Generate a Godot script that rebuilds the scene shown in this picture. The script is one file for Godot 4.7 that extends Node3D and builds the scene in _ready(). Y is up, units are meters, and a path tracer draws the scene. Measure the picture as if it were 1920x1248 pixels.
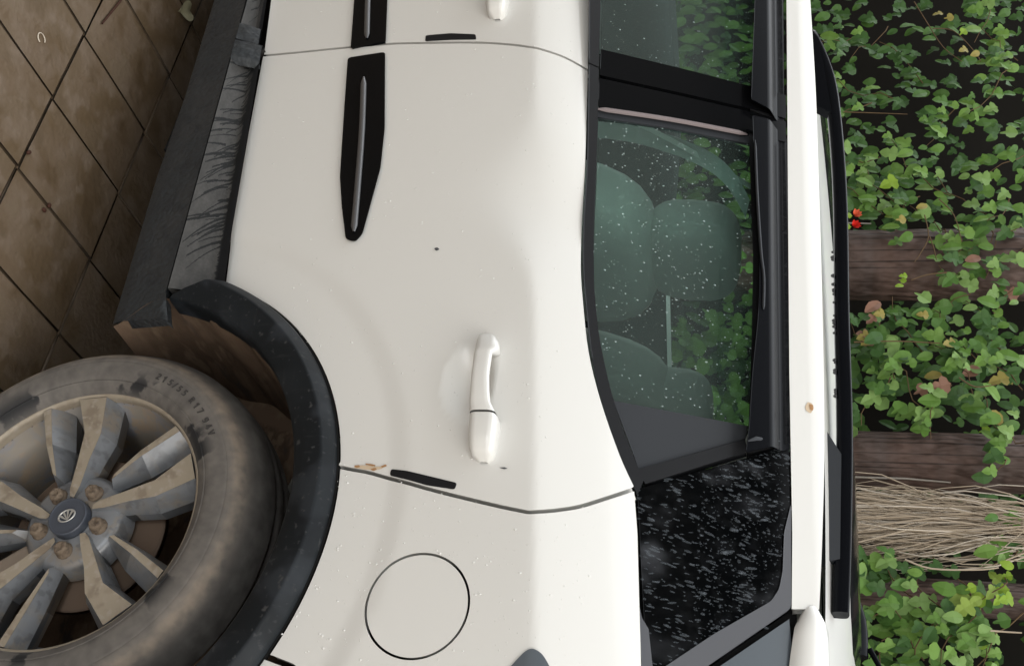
extends Node3D
# A white hatchback parked on wet paving in front of a creeper-grown post fence. x runs towards the back of the car, y is up, z towards the viewer; metres.

var M := {}
var rng := RandomNumberGenerator.new()

# ---------------------------------------------------------------- surfaces of the car's flank: outward distance z over (x, y)
func sp(x: float, w: float) -> float:
	var t := x / w
	if t > 20.0: return x
	if t < -20.0: return 0.0
	return w * log(1.0 + exp(t))

func plan(x: float) -> float:
	return -0.15 * pow(maxf(0.0, x - 0.05), 2)

func crease(x: float) -> float:
	return 1.118 + 0.113 * maxf(x, -1.9)

func surf(id: int, x: float, y: float) -> float:
	match id:
		0:
			var g := crease(x)
			var l := g - 0.040 * exp(-pow((x + 0.60) / 0.12, 2))
			var w := 0.003 + 0.028 * exp(-pow((x + 0.64) / 0.13, 2))
			var k := smoothstep(-0.75, -0.40, x)
			var t := sp(y - l, w)
			var z := 0.05 - 0.10 * pow(minf(y - g, 0.0), 2) - lerpf(0.33, 0.48, k) * t - lerpf(2.0, 0.6, k) * pow(maxf(0.0, y - g), 2)
			z += 0.15 * sp(0.40 + 0.05 * (x + 1.0) - y, 0.006)
			z -= 0.0045 * (1.0 - smoothstep(0.550, 0.595, Vector2(x, y - 0.33).length()))
			for hx in [-0.235, -1.235]:
				var q := Vector2((x - hx) / 0.078, (y - 0.985 - (hx + 0.235) * 0.113) / 0.046).length()
				if q < 1.0: z -= 0.017 * pow(1.0 - q * q, 1.6)
			return z + plan(x)
		1: return -0.022 - 0.49 * (y - 1.13) + plan(x)
		2: return -0.195 - 0.45 * (y - 1.49) - 6.0 * pow(maxf(0.0, y - 1.525), 2) + plan(x)
		3:
			var e := y - (0.398 + 0.158 * (x + 1.055))
			var eg := -0.038 - 0.075 * (x + 1.191)
			var ed := -0.024
			if e > ed: return 0.030 + e / 0.024 * 0.014
			if e > eg: return 0.016 + (ed - e) / maxf(ed - eg, 0.005) * 0.036
			return 0.050 - 0.35 * (eg - e) - 4.0 * pow(maxf(0.0, eg - e - 0.085), 2)
		4:
			var r := Vector2(x, y - 0.33).length()
			return (0.062 - (r - 0.452) * 0.9 if r > 0.452 else 0.062 - (0.452 - r) * 0.3) + plan(x)
		5:  # rain visor: parallel to the glass, then falling back to the gutter
			var gy := 1.13 + 0.36
			var t := clampf((gy - 0.014 - y) / 0.022, 0.0, 1.0)
			return surf(1, x, y) + 0.026 * smoothstep(0.0, 1.0, t) + 0.002
		6: return surf(0, x, y) + 0.006 - 0.0
	return 0.0

func snorm(id: int, x: float, y: float) -> Vector3:
	var h := 0.0015
	return Vector3(surf(id, x - h, y) - surf(id, x + h, y), surf(id, x, y - h) - surf(id, x, y + h), 2.0 * h).normalized()

# ---------------------------------------------------------------- mesh helpers
class MB:
	var v := PackedVector3Array()
	var n := PackedVector3Array()
	var u := PackedVector2Array()
	var k := PackedInt32Array()
	func vert(p: Vector3, nn: Vector3, uv := Vector2.ZERO) -> int:
		v.append(p); n.append(nn); u.append(uv)
		return v.size() - 1
	func tri(a: int, b: int, c: int) -> void:
		var g := (v[b] - v[a]).cross(v[c] - v[a])
		if g.dot(n[a] + n[b] + n[c]) > 0.0: k.append_array([a, c, b])
		else: k.append_array([a, b, c])
	func quad(a: int, b: int, c: int, d: int) -> void:
		tri(a, b, c); tri(a, c, d)
	func face(ps: Array, nn := Vector3.ZERO) -> void:
		if nn == Vector3.ZERO:
			nn = (ps[2] - ps[0]).cross(ps[1] - ps[0]).normalized()
		var s := v.size()
		for q in ps: vert(q, nn, Vector2(q.x + q.z, q.y))
		for i in range(1, ps.size() - 1): tri(s, s + i, s + i + 1)
	func grid(rows: Array, closed := false, flip := false) -> void:
		var h: int = rows.size(); var w: int = rows[0].size(); var s := v.size()
		for i in h:
			for j in w:
				var a = rows[maxi(i - 1, 0)][j]; var b = rows[mini(i + 1, h - 1)][j]
				var c = rows[i][(j - 1 + w) % w if closed else maxi(j - 1, 0)]; var d = rows[i][(j + 1) % w if closed else mini(j + 1, w - 1)]
				var nn: Vector3 = (b - a).cross(d - c)
				if nn.length_squared() < 1e-18:
					var i2 := 1 if i == 0 else h - 2
					var c2 = rows[i2][(j - 1 + w) % w if closed else maxi(j - 1, 0)]; var d2 = rows[i2][(j + 1) % w if closed else mini(j + 1, w - 1)]
					nn = (b - a).cross(d2 - c2)
				nn = nn.normalized()
				vert(rows[i][j], -nn if flip else nn, Vector2(float(j) / maxf(1.0, (w if closed else w - 1)), float(i) / maxf(1.0, h - 1.0)))
		var last := w if closed else w - 1
		for i in h - 1:
			for j in last:
				quad(s + i * w + j, s + i * w + (j + 1) % w, s + (i + 1) * w + (j + 1) % w, s + (i + 1) * w + j)
	func mesh() -> ArrayMesh:
		var a := []
		a.resize(Mesh.ARRAY_MAX)
		a[Mesh.ARRAY_VERTEX] = v; a[Mesh.ARRAY_NORMAL] = n; a[Mesh.ARRAY_TEX_UV] = u; a[Mesh.ARRAY_INDEX] = k
		var m := ArrayMesh.new()
		m.add_surface_from_arrays(Mesh.PRIMITIVE_TRIANGLES, a)
		return m

func pts(a: Array) -> PackedVector2Array:
	var o := PackedVector2Array()
	for i in a.size() / 2: o.append(Vector2(a[2 * i], a[2 * i + 1]))
	return o

func cr(p: PackedVector2Array, n := 6) -> PackedVector2Array:   # smooth open curve through the points
	var o := PackedVector2Array()
	for i in p.size() - 1:
		var a := p[maxi(i - 1, 0)]; var b := p[i]; var c := p[i + 1]; var d := p[mini(i + 2, p.size() - 1)]
		for j in n: o.append(b.cubic_interpolate(c, a, d, float(j) / n))
	o.append(p[p.size() - 1])
	return o

func rev(p: PackedVector2Array) -> PackedVector2Array:
	var o := p.duplicate(); o.reverse(); return o

func arc(c: Vector2, r: float, a0: float, a1: float, n: int) -> PackedVector2Array:
	var o := PackedVector2Array()
	for i in n + 1:
		var a := deg_to_rad(lerpf(a0, a1, float(i) / n))
		o.append(c + Vector2(cos(a), sin(a)) * r)
	return o

func area(p: PackedVector2Array) -> float:
	var s := 0.0
	for i in p.size():
		s += p[i].cross(p[(i + 1) % p.size()])
	return s

func ccw(p: PackedVector2Array) -> PackedVector2Array:
	return p if area(p) > 0.0 else rev(p)

func rounded(p: PackedVector2Array, r: float, n := 4) -> PackedVector2Array:   # corners rounded with radius about r
	var o := PackedVector2Array()
	var c := p.size()
	for i in c:
		var a := p[(i + c - 1) % c]; var b := p[i]; var d := p[(i + 1) % c]
		var k := minf(r, minf(a.distance_to(b), b.distance_to(d)) * 0.45)
		var s := b + (a - b).normalized() * k; var e := b + (d - b).normalized() * k
		for j in n + 1:
			var t := float(j) / n
			o.append(s.lerp(b, t).lerp(b.lerp(e, t), t))
	return o

func dense(p: PackedVector2Array, step: float) -> PackedVector2Array:
	var o := PackedVector2Array()
	for i in p.size():
		var a := p[i]; var b := p[(i + 1) % p.size()]
		var k := maxi(1, int(ceil(a.distance_to(b) / step)))
		for j in k: o.append(a.lerp(b, float(j) / k))
	return o

# a sheet of that outline laid on a surface, with a small bevel and an edge running back by thick
func panel(outline: PackedVector2Array, id: int, off := 0.0, thick := 0.02, cell := 0.02, gap := 0.0, bevel := 0.0015, holes := [], closed := false) -> ArrayMesh:
	var p := ccw(outline)
	if gap > 0.0:
		var g := Geometry2D.offset_polygon(p, -gap)
		if g.size(): p = ccw(g[0])
	var b := MB.new()
	var lo := p[0]; var hi := p[0]
	for q in p:
		lo = lo.min(q); hi = hi.max(q)
	var span := hi - lo
	var found := {}
	var i0 := int(floor(lo.x / cell)); var i1 := int(floor(hi.x / cell)); var j0 := int(floor(lo.y / cell)); var j1 := int(floor(hi.y / cell))
	for i in range(i0, i1 + 1):
		var strip: Array = Geometry2D.intersect_polygons(p, PackedVector2Array([Vector2(i * cell, lo.y - 1), Vector2((i + 1) * cell, lo.y - 1), Vector2((i + 1) * cell, hi.y + 1), Vector2(i * cell, hi.y + 1)]))
		for h in holes:
			var cut := []
			for s in strip: cut.append_array(Geometry2D.clip_polygons(s, h))
			strip = cut
		for s in strip:
			for j in range(j0, j1 + 1):
				for c in Geometry2D.intersect_polygons(s, PackedVector2Array([Vector2(i * cell, j * cell), Vector2((i + 1) * cell, j * cell), Vector2((i + 1) * cell, (j + 1) * cell), Vector2(i * cell, (j + 1) * cell)])):
					var t := Geometry2D.triangulate_polygon(c)
					var ix := []
					for q in c:
						var key := Vector2i(q * 20000.0)
						if not found.has(key):
							found[key] = b.vert(Vector3(q.x, q.y, surf(id, q.x, q.y) + off), snorm(id, q.x, q.y), Vector2((q.x - lo.x) / span.x, 1.0 - (q.y - lo.y) / span.y))
						ix.append(found[key])
					for m in range(0, t.size(), 3): b.tri(ix[t[m]], ix[t[m + 1]], ix[t[m + 2]])
	if closed:
		var s := b.v.size(); var kk := b.k.duplicate()
		for i in s: b.vert(b.v[i] - Vector3(0, 0, thick), -b.n[i], b.u[i])
		for i in range(0, kk.size(), 3): b.k.append_array([kk[i] + s, kk[i + 2] + s, kk[i + 1] + s])
	for ring in [p] + holes:
		var inner: bool = ring != p
		var d := dense(ccw(ring), cell)
		var c := d.size(); var s := b.v.size()
		for m in c:
			var o := (d[(m + 1) % c] - d[(m + c - 1) % c]).orthogonal().normalized() * (1.0 if inner else -1.0)
			o = -o if (d[(m + 1) % c] - d[(m + c - 1) % c]).orthogonal().dot(Vector2.ONE) == 99.0 else o
			var q := d[m]; var z := surf(id, q.x, q.y) + off
			var sn := snorm(id, q.x, q.y); var out := Vector3(o.x, o.y, 0.0)
			var uv := Vector2((q.x - lo.x) / span.x, 1.0 - (q.y - lo.y) / span.y)
			b.vert(Vector3(q.x, q.y, z), sn, uv)
			b.vert(Vector3(q.x, q.y, z) + out * bevel * 0.7 - sn * bevel * 0.3, (sn + out).normalized(), uv)
			b.vert(Vector3(q.x, q.y, z) + out * bevel - sn * bevel, out, uv)
			b.vert(Vector3(q.x, q.y, z - thick) + out * bevel, out, uv)
		for m in c:
			var a := s + m * 4; var e := s + ((m + 1) % c) * 4
			for r in 3: b.quad(a + r, e + r, e + r + 1, a + r + 1)
	return b.mesh()

func tube_into(b: MB, path: Array, r0: float, r1: float, sides := 6) -> void:
	var rows := []
	for i in path.size():
		var t: Vector3 = (path[mini(i + 1, path.size() - 1)] - path[maxi(i - 1, 0)]).normalized()
		var x := t.cross(Vector3(0.3, 0.2, 1.0)).normalized(); var y := t.cross(x)
		var r := lerpf(r0, r1, float(i) / maxf(1.0, path.size() - 1.0))
		var row := []
		for j in sides: row.append(path[i] + (x * cos(TAU * j / sides) + y * sin(TAU * j / sides)) * r)
		rows.append(row)
	b.grid(rows, true, true)

func tube(path: Array, r0: float, r1: float, sides := 6) -> ArrayMesh:
	var b := MB.new(); tube_into(b, path, r0, r1, sides); return b.mesh()

func lathe(prof: PackedVector2Array, n: int, flip := false) -> ArrayMesh:   # prof: (radius, z), about the z axis
	var rows := []
	var along := [0.0]
	for i in range(1, prof.size()): along.append(along[i - 1] + prof[i].distance_to(prof[i - 1]))
	for q in prof:
		var row := []
		for j in n + 1: row.append(Vector3(cos(TAU * j / n) * q.x, sin(TAU * j / n) * q.x, q.y))
		rows.append(row)
	var b := MB.new(); b.grid(rows, false, flip)
	for i in b.u.size(): b.u[i].y = along[i / (n + 1)] / along[-1]
	return b.mesh()

func pad(size: Vector3, round_ := 0.4, n := 12) -> ArrayMesh:     # a soft cushion: superellipsoid
	var b := MB.new(); var rows := []
	for i in n + 1:
		var a := lerpf(-PI / 2, PI / 2, float(i) / n); var row := []
		for j in n * 2:
			var o := TAU * j / (n * 2)
			var ca := signf(cos(a)) * pow(absf(cos(a)), round_); var sa := signf(sin(a)) * pow(absf(sin(a)), round_)
			row.append(Vector3(ca * signf(cos(o)) * pow(absf(cos(o)), round_), sa, ca * signf(sin(o)) * pow(absf(sin(o)), round_)) * size * 0.5)
		rows.append(row)
	b.grid(rows, true, false)
	return b.mesh()

func block(lo: Vector3, hi: Vector3, bev := 0.003) -> ArrayMesh:
	var b := MB.new()
	var xs := [lo.x, hi.x]; var e := bev
	# bevelled box: top and sides with a chamfer round the upper edge
	var A := [Vector3(lo.x, lo.y, lo.z), Vector3(hi.x, lo.y, lo.z), Vector3(hi.x, lo.y, hi.z), Vector3(lo.x, lo.y, hi.z)]
	var B := [Vector3(lo.x, hi.y - e, lo.z), Vector3(hi.x, hi.y - e, lo.z), Vector3(hi.x, hi.y - e, hi.z), Vector3(lo.x, hi.y - e, hi.z)]
	var C := [Vector3(lo.x + e, hi.y, lo.z + e), Vector3(hi.x - e, hi.y, lo.z + e), Vector3(hi.x - e, hi.y, hi.z - e), Vector3(lo.x + e, hi.y, hi.z - e)]
	var mid := (lo + hi) * 0.5
	for i in 4:
		var j := (i + 1) % 4
		var out: Vector3 = ((A[i] + A[j]) * 0.5 - mid); out.y = 0.0
		if absf(out.x) / (hi.x - lo.x) > absf(out.z) / (hi.z - lo.z): out = Vector3(signf(out.x), 0, 0)
		else: out = Vector3(0, 0, signf(out.z))
		b.face([A[i], A[j], B[j], B[i]], out)
		b.face([B[i], B[j], C[j], C[i]], (out + Vector3.UP).normalized())
	b.face(C, Vector3.UP)
	b.face(A, Vector3.DOWN)
	return b.mesh()

# ---------------------------------------------------------------- nodes
func obj(called: String, mesh: Mesh, mat: Material, parent: Node = self) -> MeshInstance3D:
	var o := MeshInstance3D.new()
	o.name = called; o.mesh = mesh
	if mat: o.material_override = mat
	parent.add_child(o, true)
	return o

func thing(called: String, label: String, category: String, at := Vector3.ZERO, group := "") -> Node3D:
	var o := Node3D.new(); o.name = called; add_child(o, true); o.position = at
	return tag(o, label, category, group)

func tag(o: Node3D, label: String, category: String, group := "") -> Node3D:
	o.set_meta("label", label); o.set_meta("category", category)
	if group: o.set_meta("group", group)
	return o

func holder(called: String, parent: Node) -> Node3D:
	var o := Node3D.new(); o.name = called; parent.add_child(o, true); return o

func scatter(called: String, mesh: Mesh, mat: Material, places: Array, parent: Node) -> void:
	var m := MultiMesh.new()
	m.transform_format = MultiMesh.TRANSFORM_3D
	m.mesh = mesh
	m.instance_count = places.size()
	for i in places.size(): m.set_instance_transform(i, places[i])
	var o := MultiMeshInstance3D.new()
	o.name = called; o.multimesh = m; o.material_override = mat
	o.set_meta("kind", "stuff")
	parent.add_child(o, true)

# ---------------------------------------------------------------- materials
func lin(r: float, g: float, b: float) -> Color:
	return Color(r, g, b).linear_to_srgb()

func mat(called: String, c: Color, rough := 0.5, spec := 0.5, metal := 0.0) -> StandardMaterial3D:
	var m := StandardMaterial3D.new()
	m.resource_name = called; m.albedo_color = c; m.roughness = rough; m.metallic_specular = spec; m.metallic = metal
	m.cull_mode = BaseMaterial3D.CULL_DISABLED
	M[called] = m
	return m

func noise(freq: float, seed_: int, oct := 4) -> FastNoiseLite:
	var n := FastNoiseLite.new()
	n.noise_type = FastNoiseLite.TYPE_SIMPLEX_SMOOTH; n.seed = seed_; n.frequency = freq; n.fractal_octaves = oct
	return n

func tex(img: Image) -> ImageTexture:
	img.generate_mipmaps()
	return ImageTexture.create_from_image(img)

func blend_image(w: int, h: int, cols: Array, freqs: Array, seed_: int) -> Image:   # layers of colour laid over each other through noise: [colour, from, to]
	var img := Image.create(w, h, false, Image.FORMAT_RGB8)
	var ns := []
	for i in freqs.size():
		ns.append(noise(freqs[i], seed_ + i, 4).get_seamless_image(w, h))
	for y in h:
		for x in w:
			var c: Color = cols[0][0]
			for i in range(1, cols.size()):
				var t: float = ns[(i - 1) % ns.size()].get_pixel(x, y).r
				c = c.lerp(cols[i][0], smoothstep(cols[i][1], cols[i][2], t))
			img.set_pixel(x, y, c)
	return img

func tri(m: StandardMaterial3D, scale_: float, world := true) -> StandardMaterial3D:
	m.uv1_triplanar = true; m.uv1_world_triplanar = world; m.uv1_scale = Vector3.ONE * scale_
	return m

func grain(m: StandardMaterial3D, freq: float, size: int, strength: float, seed_: int) -> void:   # fine relief
	var img := noise(freq, seed_, 3).get_seamless_image(size, size)
	img.convert(Image.FORMAT_RGB8)
	img.bump_map_to_normal_map(strength)
	m.normal_enabled = true; m.normal_texture = tex(img); m.normal_scale = 1.0

func materials() -> void:
	var w := mat("white_paint", lin(0.70, 0.694, 0.664), 0.35, 0.5)
	w.clearcoat_enabled = true; w.clearcoat = 0.6; w.clearcoat_roughness = 0.08
	mat("gap_dark", lin(0.012, 0.012, 0.012), 0.8, 0.2)
	var bp := mat("black_trim", lin(0.013, 0.0135, 0.015), 0.45, 0.28)
	mat("visor_plastic", lin(0.004, 0.0045, 0.006), 0.2, 0.17)
	mat("gloss_black", lin(0.004, 0.0043, 0.005), 0.12, 0.22)
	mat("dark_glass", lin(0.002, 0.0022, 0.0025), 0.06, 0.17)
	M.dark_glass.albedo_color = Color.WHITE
	M.dark_glass.albedo_texture = tex(blend_image(256, 256, [[lin(0.002, 0.0022, 0.0025)], [lin(0.006, 0.0065, 0.007), 0.5, 0.8], [lin(0.06, 0.063, 0.07), 0.64, 0.95]], [0.05, 0.009], 91))  # dust haze blotches painted pale in place of mirrored sky gaps
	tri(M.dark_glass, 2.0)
	mat("matte_panel", lin(0.034, 0.037, 0.042), 0.55, 0.3)
	mat("seal_rubber", lin(0.075, 0.078, 0.088), 0.6, 0.5)
	mat("smoke_grey", lin(0.085, 0.10, 0.115), 0.25, 0.5)
	mat("trim_dusty_pink", lin(0.20, 0.165, 0.165), 0.6, 0.4)
	mat("chrome", lin(0.16, 0.16, 0.165), 0.38, 0.5, 0.7)
	mat("emblem_metal", lin(0.5, 0.5, 0.48), 0.3, 0.5, 0.6)
	var g := mat("tinted_glass", Color(0.20, 0.42, 0.36, 0.0), 0.0, 0.5)
	g.albedo_color = lin(0.64, 0.86, 0.81); g.albedo_color.a = 0.02
	g.transparency = BaseMaterial3D.TRANSPARENCY_ALPHA; g.refraction_enabled = true; g.refraction_scale = 0.05; g.roughness = 0.0; g.metallic_specular = 0.26
	var pn := mat("clear_pane", Color(0.06, 0.11, 0.10, 0.52), 0.02, 0.5)
	pn.transparency = BaseMaterial3D.TRANSPARENCY_ALPHA
	# dirty black cladding
	var cl := mat("cladding_plastic", Color.WHITE, 0.55, 0.4)
	cl.albedo_texture = tex(blend_image(512, 512, [[lin(0.028, 0.032, 0.036)], [lin(0.036, 0.039, 0.041), 0.45, 0.75], [lin(0.022, 0.025, 0.029), 0.55, 0.8], [lin(0.050, 0.050, 0.048), 0.74, 0.95]], [0.006, 0.02, 0.09], 11))
	tri(cl, 1.6); grain(cl, 0.15, 256, 1.5, 5)
	var ar := mat("arch_plastic", Color.WHITE, 0.5, 0.3)
	ar.albedo_texture = tex(blend_image(512, 512, [[lin(0.008, 0.0098, 0.012)], [lin(0.024, 0.028, 0.033), 0.5, 0.8], [lin(0.055, 0.056, 0.056), 0.70, 0.86]], [0.008, 0.06], 21))
	tri(ar, 1.8)
	# dust with rain streaks on the door cladding
	var im := Image.create(1024, 192, false, Image.FORMAT_RGB8)
	var n1 := noise(0.012, 3, 4); var n2 := noise(0.08, 4, 3)
	for y in 192:
		for x in 1024:
			var t := 0.5 + 0.5 * n1.get_noise_2d(x, y * 2.0) + 0.25 * n2.get_noise_2d(x, y)
			var c := lin(0.042, 0.042, 0.041).lerp(lin(0.082, 0.080, 0.077), clampf(t, 0, 1))
			var edge := 56.0 + 10.0 * n2.get_noise_2d(x * 0.9, 7.0) + 6.0 * n2.get_noise_2d(x * 3.0, 90.0)
			c = c.lerp(lin(0.010, 0.012, 0.015), 1.0 - smoothstep(edge - 4.0, edge + 3.0, float(y)))  # dark band along the top paints in the shade under the door
			im.set_pixel(x, y, c)
	rng.seed = 77
	for s in 120:
		var x := rng.randf_range(0, 1023) if s > 80 else rng.randf_range(0, 820)
		var y0 := 24.0 if s % 5 else rng.randf_range(50, 150)
		var length := rng.randf_range(25, 75) if s > 85 else rng.randf_range(60, 165)
		var slope := rng.randf_range(0.25, 0.75); var wid := rng.randf_range(1.8, 6.5)
		for t in int(length):
			var yy := int(y0 + t); var xx := x + slope * t * (0.5 + t / 160.0) + 2.0 * n2.get_noise_2d(t * 2.0, s * 31.0)
			if yy > 191: break
			var ww := wid * (1.0 - 0.6 * t / length) + 0.4
			for d in range(int(-ww) - 1, int(ww) + 2):
				if absf(d) <= ww and xx + d >= 0 and xx + d < 1024: im.set_pixel(int(xx + d), yy, lin(0.010, 0.011, 0.012))
	var du := mat("dusty_cladding", Color.WHITE, 0.6, 0.4)
	du.albedo_texture = tex(im)
	# wheel well, tyre, rim
	var mud := mat("mud", Color.WHITE, 0.85, 0.3)
	mud.albedo_texture = tex(blend_image(512, 512, [[lin(0.125, 0.085, 0.058)], [lin(0.080, 0.053, 0.036), 0.42, 0.62], [lin(0.155, 0.112, 0.076), 0.52, 0.85], [lin(0.055, 0.043, 0.036), 0.58, 0.9]], [0.006, 0.012, 0.010], 31))
	tri(mud, 1.0); mud.uv1_scale = Vector3(2.6, 4.5, 1.2); grain(mud, 0.05, 256, 0.8, 8)
	var ty := Image.create(1024, 256, false, Image.FORMAT_RGB8)
	var t1 := noise(0.034, 41, 6); var t2 := noise(0.09, 42, 4); var t3 := noise(0.009, 43, 3)
	for y in 256:
		var v := y / 255.0          # 0 at the bead, 1 on the tread
		for x in 1024:
			var a := TAU * x / 1024.0
			var px := cos(a) * 160.0; var py := sin(a) * 160.0
			var k := t1.get_noise_3d(px * 1.6, py * 1.6, v * 330.0); var k2 := t2.get_noise_3d(px, py, v * 220.0); var k3 := t3.get_noise_3d(px * 1.0, py * 1.0, v * 60.0)
			var wall := 1.0 - smoothstep(0.30, 0.36, v + 0.02 * k2)
			var m := clampf(0.66 + 0.42 * k + 0.18 * k2 + 0.25 * k3, 0.0, 1.0) * wall
			var c := lin(0.070, 0.065, 0.061).lerp(lin(0.160, 0.145, 0.130), m)
			var band := exp(-pow((v - 0.265 - 0.02 * k2) / 0.032, 2)) * clampf(0.75 + 0.6 * k + 0.4 * k3, 0.0, 1.0)
			c = c.lerp(lin(0.28, 0.225, 0.172), band * 0.75)
			var bare := smoothstep(0.14, 0.24, k3 + 0.22 * k + 0.08 * k2 - 0.06) * exp(-pow((v - 0.11) / 0.05, 2))
			c = c.lerp(lin(0.022, 0.022, 0.023), bare)
			if v > 0.3: c = c.lerp(lin(0.115, 0.110, 0.102), clampf(0.6 + k, 0.0, 1.0) * smoothstep(0.31, 0.37, v))
			ty.set_pixel(x, y, c)
	var tm := mat("tyre_rubber", Color.WHITE, 0.75, 0.35)
	tm.albedo_texture = tex(ty)
	mat("tyre_text", lin(0.045, 0.042, 0.040), 0.6, 0.4)
	var mc := mat("machined_face", Color.WHITE, 0.55, 0.5, 0.15)
	mc.albedo_texture = tex(blend_image(256, 256, [[lin(0.30, 0.255, 0.195)], [lin(0.22, 0.18, 0.135), 0.5, 0.85], [lin(0.33, 0.29, 0.24), 0.55, 0.9]], [0.02, 0.05], 51))
	tri(mc, 4.0, false)
	var sg := mat("spoke_grey", Color.WHITE, 0.35, 0.6, 0.2)
	sg.albedo_texture = tex(blend_image(256, 256, [[lin(0.19, 0.20, 0.215)], [lin(0.22, 0.19, 0.155), 0.52, 0.75], [lin(0.12, 0.125, 0.135), 0.6, 0.8]], [0.015, 0.03], 55))
	tri(sg, 4.0, false)
	var br := mat("barrel", Color.WHITE, 0.5, 0.5, 0.1)
	br.albedo_texture = tex(blend_image(256, 256, [[lin(0.25, 0.22, 0.185)], [lin(0.20, 0.21, 0.24), 0.5, 0.65], [lin(0.30, 0.23, 0.165), 0.62, 0.75]], [0.015, 0.03], 58))
	tri(br, 3.0, false)
	mat("rust", lin(0.12, 0.085, 0.062), 0.8, 0.3)
	mat("dull_iron", lin(0.25, 0.20, 0.155), 0.7, 0.4)
	mat("cap_blue", lin(0.050, 0.058, 0.075), 0.4, 0.5)
	var nut := mat("nut_mud", Color.WHITE, 0.85, 0.3)
	nut.albedo_texture = tex(blend_image(128, 128, [[lin(0.165, 0.125, 0.092)], [lin(0.085, 0.065, 0.05), 0.5, 0.7]], [0.04], 61))
	tri(nut, 18.0, false)
	# interior
	mat("seat_cloth", lin(0.56, 0.58, 0.54), 0.9, 0.2)
	mat("inner_trim", lin(0.26, 0.29, 0.28), 0.8, 0.3)
	mat("inner_light", lin(0.62, 0.66, 0.60), 0.8, 0.3)
	mat("inner_dark", lin(0.02, 0.022, 0.022), 0.8, 0.3)
	mat("belt_web", lin(0.42, 0.46, 0.42), 0.8, 0.3)
	# outside
	var gr := mat("wet_paving", Color.WHITE, 0.5, 0.5)
	gr.albedo_texture = tex(blend_image(1024, 1024, [[lin(0.155, 0.112, 0.074)], [lin(0.132, 0.092, 0.054), 0.38, 0.72], [lin(0.172, 0.128, 0.090), 0.45, 0.80], [lin(0.110, 0.075, 0.042), 0.55, 0.95], [lin(0.060, 0.042, 0.026), 0.82, 1.0]], [0.004, 0.012, 0.008, 0.06], 71))
	tri(gr, 0.9); grain(gr, 0.12, 512, 0.45, 9)
	gr.roughness_texture = tex(blend_image(256, 256, [[Color(0.42, 0.42, 0.42)], [Color(0.7, 0.7, 0.7), 0.45, 0.65]], [0.03], 75)); gr.roughness = 1.0
	mat("sky_blocker_wall", lin(0.22, 0.21, 0.195), 0.9, 0.2)
	mat("sky_blocker_roof", lin(0.06, 0.05, 0.045), 0.9, 0.2)
	mat("joint_soil", lin(0.085, 0.060, 0.040), 0.9, 0.3)
	var lg := Image.create(512, 512, false, Image.FORMAT_RGB8)
	var l1 := noise(0.02, 81, 4); var l2 := noise(0.006, 82, 3)
	for y in 512:
		for x in 512:
			var a := TAU * x / 512.0
			var k := l1.get_noise_3d(cos(a) * 60, sin(a) * 60, y * 0.35); var rings := l1.get_noise_2d(900.0, y * 1.4) ; var k2 := l2.get_noise_3d(cos(a) * 60, sin(a) * 60, y * 1.0)
			var c := lin(0.135, 0.085, 0.068).lerp(lin(0.066, 0.045, 0.037), clampf(0.5 + 1.1 * rings + 0.5 * k, 0, 1))
			c = c.lerp(lin(0.17, 0.135, 0.125), clampf(rings * 1.2 + k2 * 0.6 - 0.15, 0, 1))
			var crack := l1.get_noise_3d(cos(a) * 420, sin(a) * 420, y * 0.06)
			c = c.lerp(lin(0.028, 0.018, 0.014), smoothstep(0.28, 0.42, crack) * 0.8)
			lg.set_pixel(x, y, c)
	var lm := mat("post_wood", Color.WHITE, 0.65, 0.4)
	lm.albedo_texture = tex(lg); grain(lm, 0.06, 256, 3.0, 83)
	mat("split_wood", lin(0.42, 0.38, 0.33), 0.8, 0.3)
	mat("backdrop_dark", lin(0.010, 0.009, 0.007), 0.95, 0.2)
	mat("vine_stem", lin(0.13, 0.085, 0.045), 0.8, 0.3)
	mat("straw", lin(0.42, 0.345, 0.26), 0.8, 0.3)
	mat("straw_pale", lin(0.62, 0.55, 0.46), 0.8, 0.3)
	mat("pale_leaf", lin(0.36, 0.34, 0.22), 0.7, 0.3)
	mat("twig_bark", lin(0.055, 0.024, 0.016), 0.7, 0.3)
	mat("dried_mud", lin(0.38, 0.21, 0.10), 0.8, 0.3)
	mat("dried_mud_pale", lin(0.58, 0.46, 0.33), 0.8, 0.3)
	mat("petal_red", lin(0.62, 0.020, 0.012), 0.6, 0.3)
	mat("petal_orange", lin(0.70, 0.13, 0.06), 0.6, 0.3)
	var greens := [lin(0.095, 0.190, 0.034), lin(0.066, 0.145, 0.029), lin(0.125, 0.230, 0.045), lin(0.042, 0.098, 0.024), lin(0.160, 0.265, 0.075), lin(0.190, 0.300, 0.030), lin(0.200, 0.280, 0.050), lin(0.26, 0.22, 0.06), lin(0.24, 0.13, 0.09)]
	for i in greens.size():
		var lf := mat("leaf_%d" % i, greens[i], 0.45, 0.30)
		lf.backlight_enabled = true; lf.backlight = Color(0.06, 0.11, 0.03)
	var dr := mat("droplet", Color(0.70, 0.75, 0.79, 0.075), 0.3, 0.5)  # pale tint stands in for sky glints in clear drops
	dr.transparency = BaseMaterial3D.TRANSPARENCY_ALPHA
	var gd := mat("glass_drop", Color(0.78, 0.86, 0.85, 0.42), 0.3, 0.6)  # stronger pale tint, again painted in for glints on window drops
	gd.transparency = BaseMaterial3D.TRANSPARENCY_ALPHA
	mat("bead", lin(0.72, 0.715, 0.69), 0.15, 0.6)
	mat("dark_drop", lin(0.02, 0.02, 0.022), 0.1, 0.6)

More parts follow.
